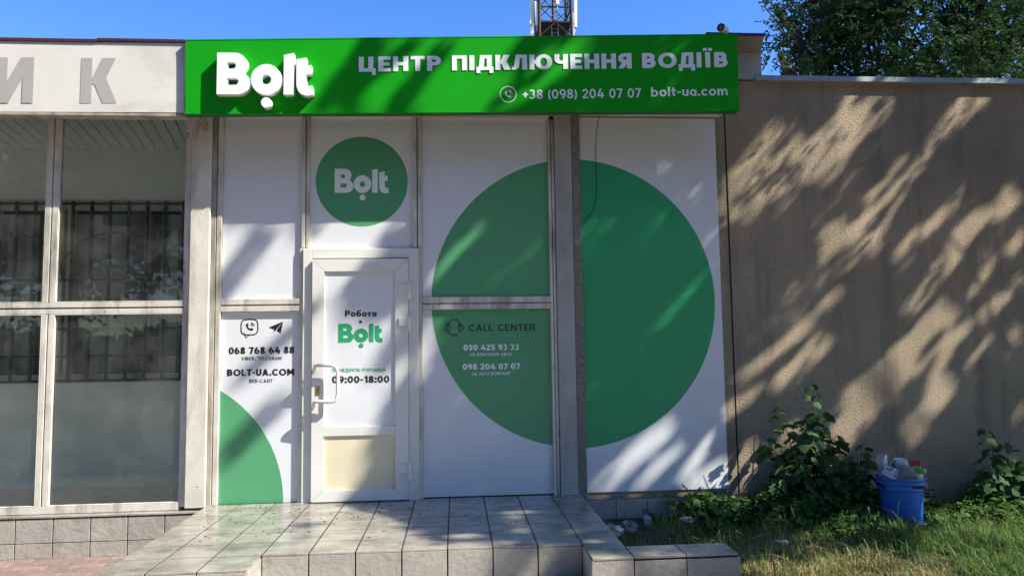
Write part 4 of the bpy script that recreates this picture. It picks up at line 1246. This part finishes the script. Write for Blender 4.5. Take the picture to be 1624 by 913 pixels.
def shade_prob(mx, mz):
    n_ = .727 * mx - .687 * mz
    s_ = .687 * mx + .727 * mz
    nb = np.interp(s_, [-6, -4, -2, 0, .5, 1, 1.5, 3], [.3, -.35, -.45, -.95, -1.3, -1.9, -2.25, -2.5])
    wob = (nA(n_ * 5 + 20, s_ * 1.5 + 20) - .5) * .5
    p = np.clip((n_ - nb + wob) / .22, 0, 1)
    hole = nB(n_ * 7 + 30, s_ * 1.3 + 30)
    fib = nC(n_ * 17 + 11, s_ * 2.2 + 40)
    p *= np.where(hole > .84, .30, 1.0) * np.where(fib > .90, .35, 1.0)
    for c in SHADE:
        dd = capdist(mx, mz, c)
        p = np.maximum(p, np.clip((2.1 - dd) * 1.5, 0, 1) * (.85 if c[1] < 2.2 else 1.0))
    for c in LIT:
        dd = capdist(mx, mz, c) / 1.50 * (.55 + .85 * fib)
        p = p * np.where(fib > .17, np.clip((dd - .9) / .3, 0, 1), 1)
    for c in SOFT:
        dd = capdist(mx, mz, c)
        p = p * (1 - .55 * np.clip(1.3 - dd, 0, 1))
    # the same rays followed down to the bed, the platform top and its front
    t = (-.25 - mz) / 2.19
    gx, gy = mx + 2.07 * t, -t
    on = (t > 0) & (gx > 1.0)
    for (cx, cy, a, b) in GROUND_LIT:
        e = np.hypot((gx - cx) / a, (gy - cy) / b) / 1.6 * (.7 + .6 * hole)
        p = np.where(on, p * np.clip((e - .8) / .3, 0, 1), p)
    t = -mz / 2.19
    gx, gy = mx + 2.07 * t, -t
    on = (t > 0) & (t < 1.5) & (gx < 1.0)
    for (cx, cy, a, b) in TOP_LIT:
        e = np.hypot((gx - cx) / a, (gy - cy) / b) * (.7 + .6 * hole)
        p = np.where(on, p * np.clip((e - .8) / .3, 0, 1), p)
    gx, gz = mx + 2.07 * 1.5, mz + 2.19 * 1.5
    on = (gz < 0) & (gz > -.4) & (gx < 1.0)
    for (cx, cz, a, b) in FRONT_LIT:
        e = np.hypot((gx - cx) / a, (gz - cz) / b)
        p = np.where(on, p * np.clip((e - .8) / .3, 0, 1), p)
    return p


N = 30000
mx = rng.uniform(-2.6, 6.4, N); mz = rng.uniform(-5.0, 4.3, N)
near = (mx > 1.7) & (mz > -.8)
high = (mz > 1.6) & ~near
yy = np.where(near, rng.uniform(-3.3, -1.5, N), np.where(high, rng.uniform(-4.2, -2.0, N), rng.uniform(-5.6, -2.2, N)))
P = np.stack([mx - 2.07 * yy, yy, mz - 2.19 * yy], 1)
ok = (P[:, 0] > np.where(P[:, 2] > 5, 3.7, 5.2)) & (P[:, 2] > 2.6) & (P[:, 2] < 13.2)
P = P[ok]
Dv = rand_dirs(len(P)); Dv[:, 2] *= .5
LV = sprays(P, Dv, 11, .20, .072, .036)
cen = LV.mean(1)
cmx, cmz = cen[:, 0] + 2.07 * cen[:, 1], cen[:, 2] + 2.19 * cen[:, 1]
keep = rng.random(len(cen)) < shade_prob(cmx, cmz)
LV, cen = LV[keep], cen[keep]
# low branch tips close to the wall: crisp single-leaf shadows inside the sunny gaps
kN = 170
bx = rng.uniform(2.2, 5.4, 26); bz = rng.uniform(-.2, 3.6, 26)
bi = rng.integers(0, 26, kN)
tt = rng.random(kN)
mx2 = bx[bi] + .38 * (tt - .5) + rng.normal(0, .07, kN); mz2 = bz[bi] + .9 * (tt - .5) + rng.normal(0, .10, kN)
y2 = rng.uniform(-1.9, -1.15, kN)
P2 = np.stack([mx2 - 2.07 * y2, y2, mz2 - 2.19 * y2], 1)
P2 = P2[(P2[:, 2] > 3.6) & (P2[:, 0] > 4.9)]
D2 = rand_dirs(len(P2)); D2[:, 2] *= .5
L2 = sprays(P2, D2, 11, .17, .060, .026)
LV = np.concatenate([LV, L2]); cen = LV.mean(1)
side_ = (cen[:, 1] + .25 * (cen[:, 0] - 9) + .12 * (cen[:, 2] - 8)) < -3.6
for idx, (base, lab) in enumerate((((10.6, -2.6), 'tall acacia tree at the right end of the yard, nearest the wall'), ((12.6, -5.0), 'tall acacia tree at the right end of the yard, farther from the wall'))):
    sel = LV[side_ if idx else ~side_]
    tr = thing('acacia_tree', lab, 'tree', (base[0], base[1], -.3), 'acacia trees shading the wall')
    off = np.array([base[0], base[1], -.3])
    np_mesh('crown', sel - off, 4, 'shade_leaf', tr)
    tk = MB()
    limb(tk, (0, 0, 0), (.3, .1, 3.6), .20, .15, 6, .05, idx)
    cs = sel.mean(1)[::max(1, len(sel) // 12)] - off
    for i, c in enumerate(cs):
        mid = Vector((.3, .1, 3.6)).lerp(Vector(c), .45) + Vector((0, 0, .5))
        limb(tk, (.3, .1, 3.4), mid, .055, .022, 4, .1, i + 50)
        limb(tk, mid, c, .022, .005, 5, .12, i + 90)
    tk.build('trunk', 'bark', tr)

# --- unseen trees added behind the viewer to block the low sky's fill light
def sky_screen_tree(x, y, h, r, seed, lab):
    tr = thing('sky_screen_tree', lab, 'tree', (x, y, -.36), 'unseen trees added to block the low sky')
    k = 9000
    nb_ = 14
    rr = np.random.default_rng(seed)
    cen_ = np.stack([rr.normal(0, r * .45, nb_), rr.normal(0, r * .4, nb_), rr.uniform(3.6, h - r * .35, nb_)], 1)
    d_ = rand_dirs(k)
    b_ = rr.integers(0, nb_, k)
    C = cen_[b_] + d_ * (r * .52 * rng.random(k) ** .4)[:, None]
    C[:, 2] = np.maximum(C[:, 2], 2.2)
    np_mesh('crown', sprays(C, rand_dirs(k), 5, .22, .20, .12), 4, 'shade_leaf', tr)
    tk = MB()
    limb(tk, (0, 0, 0), (.1, 0, 4.2), .26, .18, 6, .04, seed)
    for i in range(nb_):
        limb(tk, (.1, 0, 4.0), cen_[i], .10, .03, 6, .12, seed + i)
    tk.build('trunk', 'bark', tr)
for i, (x, y, h, r) in enumerate(((-16, -13, 13, 4.2), (-9.5, -12.5, 14, 4.4), (-3, -13, 13.5, 4.3), (3.5, -12.5, 14.5, 4.4), (10, -14, 13, 4.3), (-22, -9, 12, 4.2))):
    sky_screen_tree(x, y, h, r, 40 + i, 'broad leafy unseen tree added to block the low sky, %s of the row from the left' % ('second', 'third', 'fourth', 'fifth', 'sixth', 'first')[i])

# unseen bushes added beyond the road to hide the bright horizon in window reflections
k = 8000
C = np.stack([rng.uniform(-48, 34, k), rng.uniform(-25, -20, k), np.zeros(k)], 1)
hb_ = 1.5 + 1.0 * Noise2(17)(C[:, 0] * .35 + 60, C[:, 1] * .3 + 60)
C[:, 2] = -.3 + hb_ * rng.random(k) ** .8
o = kind(np_mesh('horizon_screen_bushes', sprays(C, rand_dirs(k), 5, .5, .55, .38), 4, 'shade_leaf'), 'stuff')
o['label'] = 'unseen belt of bushes added to hide the bright horizon'; o['category'] = 'bushes'

# --- visible robinia behind the building
def crown_points(blobs, n):
    out = []
    tot = sum(b[3] * b[4] * b[5] for b in blobs)
    for (x, y, z, a, b, c) in blobs:
        k = int(n * a * b * c / tot)
        d_ = rand_dirs(k)
        rr = rng.random(k) ** .45
        out.append(np.stack([x + d_[:, 0] * rr * a, y + d_[:, 1] * rr * b, z + d_[:, 2] * rr * c], 1))
    return np.concatenate(out)


def visible_tree(name, label, base, blobs, n, m, nl, rach, ll, lw, seed, thin=.45, group=None):
    tr = thing(name, label, 'tree', (base[0], base[1], -.36), group)
    off = np.array([base[0], base[1], -.36])
    C = crown_points(blobs, n)
    nn = Noise2(seed)
    v = nn(C[:, 0] * 2.1 + C[:, 1], C[:, 2] * 2.1 + C[:, 1] * .7)
    C = C[v > thin]
    bl = np.array(blobs)
    cc = C - np.array([np.mean(bl[:, 0]), np.mean(bl[:, 1]), np.mean(bl[:, 2])])
    Dv = rand_dirs(len(C)) * .7 + cc / (np.linalg.norm(cc, axis=1)[:, None] + .1) * .6
    Dv[:, 2] -= .35
    np_mesh('crown', sprays(C, Dv, nl, rach, ll, lw, hexa=True) - off, 6, m, tr)
    tk = MB()
    top = Vector((0, 0, 4.4))
    limb(tk, (0, 0, 0), top, .24, .17, 7, .05, seed)
    for i, b in enumerate(blobs):
        c = Vector((b[0], b[1], b[2])) - Vector(off)
        pts = limb(tk, top - Vector((0, 0, .3)), c, .10, .04, 6, .12, seed + i)
        for k in range(5):
            e = c + Vector(rand_dirs(1)[0]) * .8 * min(b[3:])
            limb(tk, pts[3 + k % 3], e, .03, .008, 5, .12, seed * 3 + i * 7 + k)
    tk.build('trunk', 'bark', tr)
    return tr


blobs = [(7.9, 5.2, 6.1, 1.9, 1.6, 1.6), (6.25, 4.8, 6.5, 1.0, 1.2, 1.1), (5.45, 4.6, 5.30, .42, .6, .62), (4.95, 4.3, 6.15, .36, .4, .55), (7.0, 4.9, 5.2, .95, 1.0, .75),
         (8.6, 5.0, 5.0, 1.1, 1.0, .7), (4.86, 4.2, 5.50, .18, .25, .36), (5.35, 4.5, 4.75, .30, .4, .30), (7.4, 5.4, 7.9, 2.3, 1.8, 1.4), (9.8, 5.5, 6.6, 1.3, 1.2, 1.4), (6.1, 4.6, 4.9, .6, .6, .5)]
visible_tree('robinia_tree', 'dark feathery leaved tree hanging over the roof at top right', (8.1, 6.2), blobs, 11000, 'robinia_leaf', 13, .23, .072, .033, 21, .44)
blobs = [(12.2, 8.5, 5.6, 1.7, 1.5, 1.7), (11.2, 9.0, 4.8, 1.4, 1.2, 1.0), (13.5, 9, 6.8, 1.8, 1.5, 1.8), (10.2, 9.5, 4.6, 1.0, 1.0, .8)]
visible_tree('robinia_tree', 'paler sunlit tree at the right edge behind the dark one', (12.6, 9.4), blobs, 5200, 'pale_leaf', 11, .22, .080, .038, 33, .42)

# ================================================================ WEEDY BED
def ground_z(x, y): return float(soil_z(np.array(x), np.array(y)))

def lobed_leaf(s):
    """five-lobed leaf, stalk at the origin, pointing along +y"""
    pts = [(0, 0), (.18, -.06), (.42, .10), (.36, .28), (.58, .42), (.40, .56), (.30, .56), (.22, .80), (0, 1.05), (-.22, .80), (-.30, .56), (-.40, .56), (-.58, .42), (-.36, .28), (-.42, .10), (-.18, -.06)]
    mb = MB()
    n = len(pts)
    vv = [(x * s, y * s, -.18 * s * (x * x * 2 + max(0, y - .3) ** 2)) for x, y in pts]
    c = len(vv)
    vv.append((0, .38 * s, .02 * s))
    mb.add(vv, [(i, (i + 1) % n, c) for i in range(n)])
    return mb

LEAF = {}
def leaf_obj(parent, loc, dirv, s):
    key = rnd.randrange(3)
    if key not in LEAF:
        o = lobed_leaf((.098, .12, .142)[key]).build('leaf', 'shrub_leaf', parent)
        LEAF[key] = o.data
    else:
        o = link('leaf', LEAF[key], parent)
    o.location = loc
    d_ = Vector(dirv).normalized()
    qn = d_.to_track_quat('Y', 'Z')
    o.rotation_mode = 'QUATERNION'
    o.rotation_quaternion = qn @ Quaternion((0, 1, 0), rnd.uniform(-.6, .6)) @ Quaternion((1, 0, 0), rnd.uniform(-.5, .2))
    o.scale = (s, s, s)


def shrub(label, x, y, stems, group='wild shrubs along the wall'):
    z = ground_z(x, y)
    t = thing('wild_shrub', label, 'shrub', (x, y, z), group)
    for (bx, by, tx, ty_, tz, nl, sz_) in stems:
        a, b = Vector((bx, by, -.02)), Vector((tx, ty_, tz))
        mid = a.lerp(b, .5) + Vector((rnd.uniform(-.05, .05), rnd.uniform(-.03, .03), .06))
        pts = []
        for i in range(9):
            u = i / 8
            pts.append(a * (1 - u) ** 2 + mid * 2 * u * (1 - u) + b * u * u)
        MB().tube(pts, [.007 * (1 - .7 * i / 8) for i in range(9)], 5).build('stem', 'shrub_stem', t)
        for k in range(nl):
            u = .22 + .78 * (k + rnd.random() * .5) / nl
            u = min(u, 1)
            p = a * (1 - u) ** 2 + mid * 2 * u * (1 - u) + b * u * u
            an = k * 2.4 + rnd.uniform(-.5, .5)
            ext = rnd.uniform(.03, .11) * (1.25 - .6 * u)
            dv = Vector((math.cos(an), math.sin(an) * .8, rnd.uniform(-.5, .25)))
            leaf_obj(t, p + dv * ext, dv + Vector((0, 0, -.35)), sz_ * rnd.uniform(.7, 1.25) * (1.15 - .45 * u))
    return t


shrub('tallest dark lobed-leaf shrub against the stucco wall', 2.86, -.22,
      [(0, 0, .06, .02, 1.10, 30, .95), (-.03, 0, -.26, -.05, .90, 26, .9), (.02, -.02, .2, -.06, .66, 24, 1.0), (-.05, 0, -.40, -.04, .66, 24, 1.0), (0, -.03, -.12, -.12, .74, 26, 1.05), (.03, 0, .30, .02, .46, 18, 1.0),
       (-.04, -.02, -.20, -.14, .48, 20, 1.05), (-.02, 0, -.32, -.08, .34, 16, 1.0), (.04, -.02, .14, -.14, .40, 18, 1.05), (0, 0, .12, .03, .84, 22, .95), (0, -.02, -.02, -.16, .34, 16, 1.05)])
shrub('smaller dark shrub directly left of the blue bucket', 3.26, -.16,
      [(0, 0, .09, 0, .60, 18, .9), (0, 0, -.13, -.02, .46, 16, .9), (.02, 0, .10, -.05, .40, 14, .9), (0, 0, -.04, -.08, .34, 14, .9), (0, 0, -.16, -.08, .26, 12, .9), (0, 0, .02, -.02, .5, 14, .9)])
shrub('leafy shrub at the right edge behind the grass', 4.50, -.22,
      [(0, 0, -.10, 0, .66, 18, 1.0), (0, 0, .08, 0, .56, 17, 1.0), (.02, 0, -.18, -.08, .38, 14, 1.05), (.02, 0, .2, -.04, .44, 15, 1.0), (0, 0, 0, -.1, .3, 12, 1.0), (0, 0, .14, .02, .3, 12, 1.0)])
shrub('low light green weed clump at the corner of the large panel', 2.02, -.16,
      [(0, 0, -.10, -.03, .20, 9, .6), (0, 0, .08, -.02, .22, 9, .6), (0, 0, -.2, -.03, .14, 8, .55), (0, 0, .18, -.05, .12, 8, .6)])


def blades(n, xr, yr, dens, hmin, hmax, m, name, label, wid=.005, lean=.5):
    x = rng.uniform(*xr, n); y = rng.uniform(*yr, n)
    k = rng.random(n) < dens(x, y)
    x, y = x[k], y[k]
    n = len(x)
    z = soil_z(x, y) - .005
    h = rng.uniform(hmin, hmax, n)
    a = rng.uniform(0, 2 * math.pi, n)
    ln = lean * rng.random(n)
    base = np.stack([x, y, z], 1)
    out_ = np.stack([np.cos(a), np.sin(a), np.zeros(n)], 1)
    w = np.stack([-np.sin(a), np.cos(a), np.zeros(n)], 1) * wid * rng.uniform(.6, 1.3, n)[:, None]
    up = np.array([0, 0, 1.0])
    p1 = base + up * (h * .45)[:, None] + out_ * (h * ln * .25)[:, None]
    p2 = base + up * (h * (.85 - .25 * ln))[:, None] + out_ * (h * ln * .75)[:, None]
    p3 = base + up * (h * (1 - .55 * ln))[:, None] + out_ * (h * ln * 1.3)[:, None]
    q1 = np.stack([base - w, base + w, p1 + w * .85, p1 - w * .85], 1)
    q2 = np.stack([p1 - w * .85, p1 + w * .85, p2 + w * .55, p2 - w * .55], 1)
    q3 = np.stack([p2 - w * .55, p2 + w * .55, p3 + w * .05, p3 - w * .05], 1)
    o = kind(np_mesh(name, np.concatenate([q1, q2, q3]), 4, m), 'stuff')
    o['label'] = label
    o['category'] = 'grass'
    return o


nG, nD = Noise2(8), Noise2(9)
free = lambda x, y: ~((x > .95) & (x < 1.66) & (y < -1.55)) & (x > 1.03) & (np.hypot(x - 3.525, y + .36) > .2)
def d_green(x, y):
    p = np.clip((x - 2.7 + (nG(x * 3, y * 3) - .5) * 1.2) / .5, 0.18, 1) * np.clip(.35 + nG(x * 5 + 9, y * 5) * 1.1, 0, 1)
    p *= np.where((y > -.7) & (x > 2.5), .5, 1)
    p = np.maximum(p, np.where((y > -.8) & (x > 1.6) & (x < 2.6), .45 * nG(x * 6 + 4, y * 6 + 2), 0))
    return p * free(x, y)
def d_dry(x, y):
    p = np.clip(1.2 - np.hypot((x - 2.35) / .75, (y + 1.25) / .55) + (nD(x * 4, y * 4) - .5) * 1.0, .05, 1)
    return p * free(x, y)
blades(52000, (1.03, 6.5), (-2.6, -.03), d_green, .04, .15, 'grass_green', 'lawn_grass', 'green unmown grass at the bottom right', .0032, 1.2)
blades(42000, (1.1, 5.0), (-2.6, -.25), d_dry, .03, .11, 'grass_dry', 'dry_grass', 'straw coloured dry grass in front of the bed', .0028, 1.5)

blades(5200, (1.5, 6.0), (-2.2, -.05), lambda x, y: .30 * free(x, y) * np.clip(nG(x * 4 + 1, y * 4 + 5) * 1.6 - .3, 0, 1), .14, .30, 'grass_green', 'long_grass', 'long arching grass blades among the weeds', .0034, 1.5)
# broad-leaved ground cover
n = 6200
x = rng.uniform(1.35, 5.6, n); y = -np.abs(rng.normal(0, .42, n)) - .02
p = np.clip(-.15 + nG(x * 3.5 + 3, y * 3.5 + 7) * 1.3, 0, 1) * np.clip((x - 1.55) / .6, 0, 1) * free(x, y)
p *= np.where((y < -.85) & (x < 3.1), .25, 1) * np.where((x < 2.45) & (y < -.3), .3, 1)
k = (rng.random(n) < p) & (y > -1.9)
x, y = x[k], y[k]
n = len(x)
hh = rng.uniform(.01, .15, n) * (.4 + 1.1 * nD(x * 3 + 5, y * 3)) * np.clip(1.25 - np.abs(y) * .9, .2, 1.2)
hh *= np.where((np.abs(x - 3.42) < .32) & (y < -.36), .25, 1)
C = np.stack([x, y, soil_z(x, y) + hh], 1)
Dv = rand_dirs(n); Dv[:, 2] = np.abs(Dv[:, 2]) * .4
wd = sprays(C, Dv, 7, .06, .042, .026, .2, True)
o = kind(np_mesh('ground_cover', wd, 6, 'weed_leaf'), 'stuff')
o['label'] = 'low leafy weeds covering the soil along the wall'
o['category'] = 'weeds'
# dry stalks
st = MB()
for i in range(70):
    x_, y_ = rnd.uniform(1.5, 4.6), rnd.uniform(-1.5, -.2)
    z_ = ground_z(x_, y_)
    a = rnd.uniform(0, 6.28); L = rnd.uniform(.08, .24)
    st.tube([(x_, y_, z_), (x_ + .3 * L * math.cos(a), y_ + .3 * L * math.sin(a), z_ + L * .6), (x_ + .9 * L * math.cos(a), y_ + .9 * L * math.sin(a), z_ + L * .8)], [.0022, .0018, .001], 4)
o = kind(st.build('dry_stalks', 'grass_dry'), 'stuff')
o['label'] = 'thin dry stalks among the weeds'; o['category'] = 'stalks'
# leaf litter on the platform
n = 260
x = rng.uniform(-1.9, .98, n); y = -np.abs(rng.normal(0, .55, n)) - .06
k = (y > -1.46)
x, y = x[k], y[k]; n = len(x)
C = np.stack([x, y, np.full(n, .0035)], 1)
a = rng.uniform(0, 6.28, n); s_ = rng.uniform(.006, .020, n)
u_ = np.stack([np.cos(a), np.sin(a), np.zeros(n)], 1) * s_[:, None]; v_ = np.stack([-np.sin(a), np.cos(a), np.zeros(n)], 1) * (s_ * .3)[:, None]
up = np.array([0, 0, .003])
o = kind(np_mesh('leaf_litter', np.stack([C - u_, C - v_ + up, C + u_ + up * .5, C + v_], 1), 4, 'dead_leaf'), 'stuff')
o['label'] = 'small dead leaves scattered on the platform tiles'; o['category'] = 'leaf litter'

# ================================================================ BUCKET AND RUBBISH
BX, BY = 3.525, -.36
BZ = ground_z(BX, BY) - .02
bk = thing('bucket', 'blue plastic bucket heaped with rubbish by the stucco wall', 'bucket', (BX, BY, BZ))
H_ = .372
prof = [(.0, 0), (.136, 0), (.145, .008), (.170, .270), (.172, .276), (.183, .279), (.185, .287), (.183, .294), (.176, .297), (.176, .318), (.184, .321), (.1865, .329), (.184, .337), (.178, .340), (.178, .352), (.186, .356), (.188, .364), (.186, H_), (.174, H_), (.150, .05), (0, .04)]
MB().lathe([(r_ * .96, z_) for r_, z_ in prof], 64).build('body', 'blue_plastic', bk, smooth=False)
TZ = BZ + H_
def trash(name, label, cat, mb, m, loc, rot, smooth=True):
    if name != 'rubbish_bag':
        mb.v = [(a * 1.22, b * 1.22, c * 1.22) for a, b, c in mb.v]
        loc = (loc[0], loc[1], loc[2] + .012)
    o = mb.build(name, m, None, smooth, loc, rot)
    return tag(o, label, cat, 'rubbish heaped in the bucket')
fill = MB().lathe([(0, .02), (.06, .03), (.12, .015), (.168, -.015), (.17, -.05), (0, -.05)], 20, wob=.06)
trash('rubbish_bag', 'dark crumpled bag filling the bucket below the cups', 'bag', fill, 'dark_plastic', (BX, BY, TZ - .035), (0, 0, 0), False)
bot = [(0, 0), (.030, 0), (.033, .01), (.033, .10), (.030, .105), (.033, .11), (.031, .135), (.028, .136), (.028, .02), (0, .015)]
trash('plastic_cup', 'tall clear plastic cup standing at the left of the bucket', 'cup', MB().lathe(bot, 20), 'clear_plastic', (BX - .125, BY + .02, TZ - .01), (.06, -.08, 0))
trash('plastic_cup', 'clear plastic cup lying with its round mouth to the front', 'cup', MB().lathe([(0, 0), (.030, 0), (.040, .10), (.042, .102), (.040, .104), (.028, .01), (0, .008)], 22), 'clear_plastic', (BX - .075, BY + .07, TZ + .035), (R(75), 0, R(10)))
trash('milk_carton', 'crumpled blue and white carton at the left front of the bucket', 'carton', MB().box(-.05, .05, -.035, .035, -.035, .035, .008), 'blue_carton', (BX - .115, BY - .085, TZ + .025), (.2, .35, .3), False)
trash('paper_cup', 'white patterned paper cup sticking up in the middle', 'cup', MB().lathe([(0, .085), (.036, .085), (.042, .08), (.032, 0), (.030, 0), (.0, .003)], 22), 'paper_cup', (BX - .015, BY - .01, TZ + .02), (.15, .15, 0))
trash('paper_cup', 'crumpled patterned paper cup leaning right of the upright one', 'cup', MB().lathe([(0, .10), (.030, .10), (.042, .0), (.040, 0), (.028, .09)], 16, wob=.07), 'paper_cup', (BX + .045, BY + .0, TZ + .01), (.2, -.5, .3), False)
trash('clear_bag', 'crumpled clear film packet at the front centre of the bucket', 'packet', MB().lathe([(.0, .06), (.045, .05), (.065, .02), (.05, -.02), (0, -.03)], 14, wob=.16), 'clear_bag', (BX - .02, BY - .11, TZ + .015), (.3, 0, .5), False)
jar = thing('lidded_jar', 'cream jar with green screw lid at the right front of the bucket', 'jar', (BX + .075, BY - .09, TZ - .02), 'rubbish heaped in the bucket')
MB().lathe([(0, 0), (.036, 0), (.040, .01), (.040, .055), (0, .056)], 24).build('body', 'cream_plastic', jar, True)
MB().lathe([(0, .086), (.040, .086), (.044, .080), (.045, .057), (.041, .056), (0, .056)], 24).build('lid', 'green_plastic', jar)
jar.rotation_euler = (.12, .1, 0)
jar.scale = (1.15, 1.15, 1.15)
trash('drink_can', 'red drink can tilted at the right of the heap', 'can', MB().lathe([(0, -.05), (.024, -.05), (.030, -.042), (.030, .042), (.024, .05), (0, .047)], 20), 'red_can', (BX + .135, BY + .02, TZ + .06), (R(15), R(70), R(-12)))
trash('white_lid', 'dark tub with white lid between the jar and the can', 'tub', MB().lathe([(0, .03), (.034, .03), (.036, .025), (.036, .012), (.032, .01), (.03, -.03), (0, -.03)], 20), 'foam_white', (BX + .125, BY - .06, TZ + .02), (.25, .3, 0))
trash('stick', 'thin brown stick poking up out of the heap', 'stick', MB().tube([(0, 0, 0), (.006, .0, .06), (.02, 0, .12)], [.005, .004, .003], 5), 'twig', (BX + .035, BY + .03, TZ + .02), (0, 0, 0))

def crumple(name, label, x_, y_, sx, sy, sz_, m, seed, dz=.0):
    rr = random.Random(seed)
    mb = MB()
    n1, n2 = 12, 7
    vv, ff = [], []
    for j in range(n2 + 1):
        th = math.pi * j / n2
        for i in range(n1):
            ph = 2 * math.pi * i / n1
            k_ = 1 + rr.uniform(-.28, .28)
            vv.append((sx * k_ * math.sin(th) * math.cos(ph), sy * k_ * math.sin(th) * math.sin(ph), sz_ * k_ * math.cos(th)))
    for j in range(n2):
        for i in range(n1):
            ff.append((j * n1 + i, j * n1 + (i + 1) % n1, (j + 1) * n1 + (i + 1) % n1, (j + 1) * n1 + i))
    mb.add(vv, ff)
    tag(mb.build(name, m, None, False, (x_, y_, ground_z(x_, y_) + sz_ * .6 + dz)), label, 'litter', 'litter beside the platform')
crumple('plastic_bottle', 'crushed clear bottle lying against the platform edge', 1.17, -.42, .085, .05, .045, 'clear_plastic', 2, .05)
crumple('plastic_bag', 'wadded purplish film beside the crushed bottle', 1.32, -.36, .06, .05, .05, 'clear_bag', 3, .05)
crumple('foam_lump', 'small white foam lump nearest the wall plinth', 1.50, -.22, .035, .03, .045, 'foam_white', 5, .04)
crumple('foam_lump', 'small white foam crumb at the foot of the kerb', 1.22, -1.0, .02, .02, .015, 'foam_white', 6, .05)
crumple('foam_lump', 'flat white scrap in front of the green weeds', 1.78, -.36, .06, .03, .02, 'foam_white', 8, .06)
crumple('paper_scrap', 'white scrap lying in the dry grass', 2.28, -.92, .04, .03, .012, 'foam_white', 12, .05)
# little weed at the foot of the plinth
sp = MB()
t = thing('small_weed', 'tiny green weed at the foot of the tiled plinth', 'weed', (-2.32, -.14, -.345))
V_ = sprays(np.array([[0, 0, .02]] * 7), rand_dirs(7) * np.array([1, 1, .2]) + np.array([0, 0, .5]), 5, .03, .025, .014, .2, True)
np_mesh('leaf', V_, 6, 'weed_leaf', t)
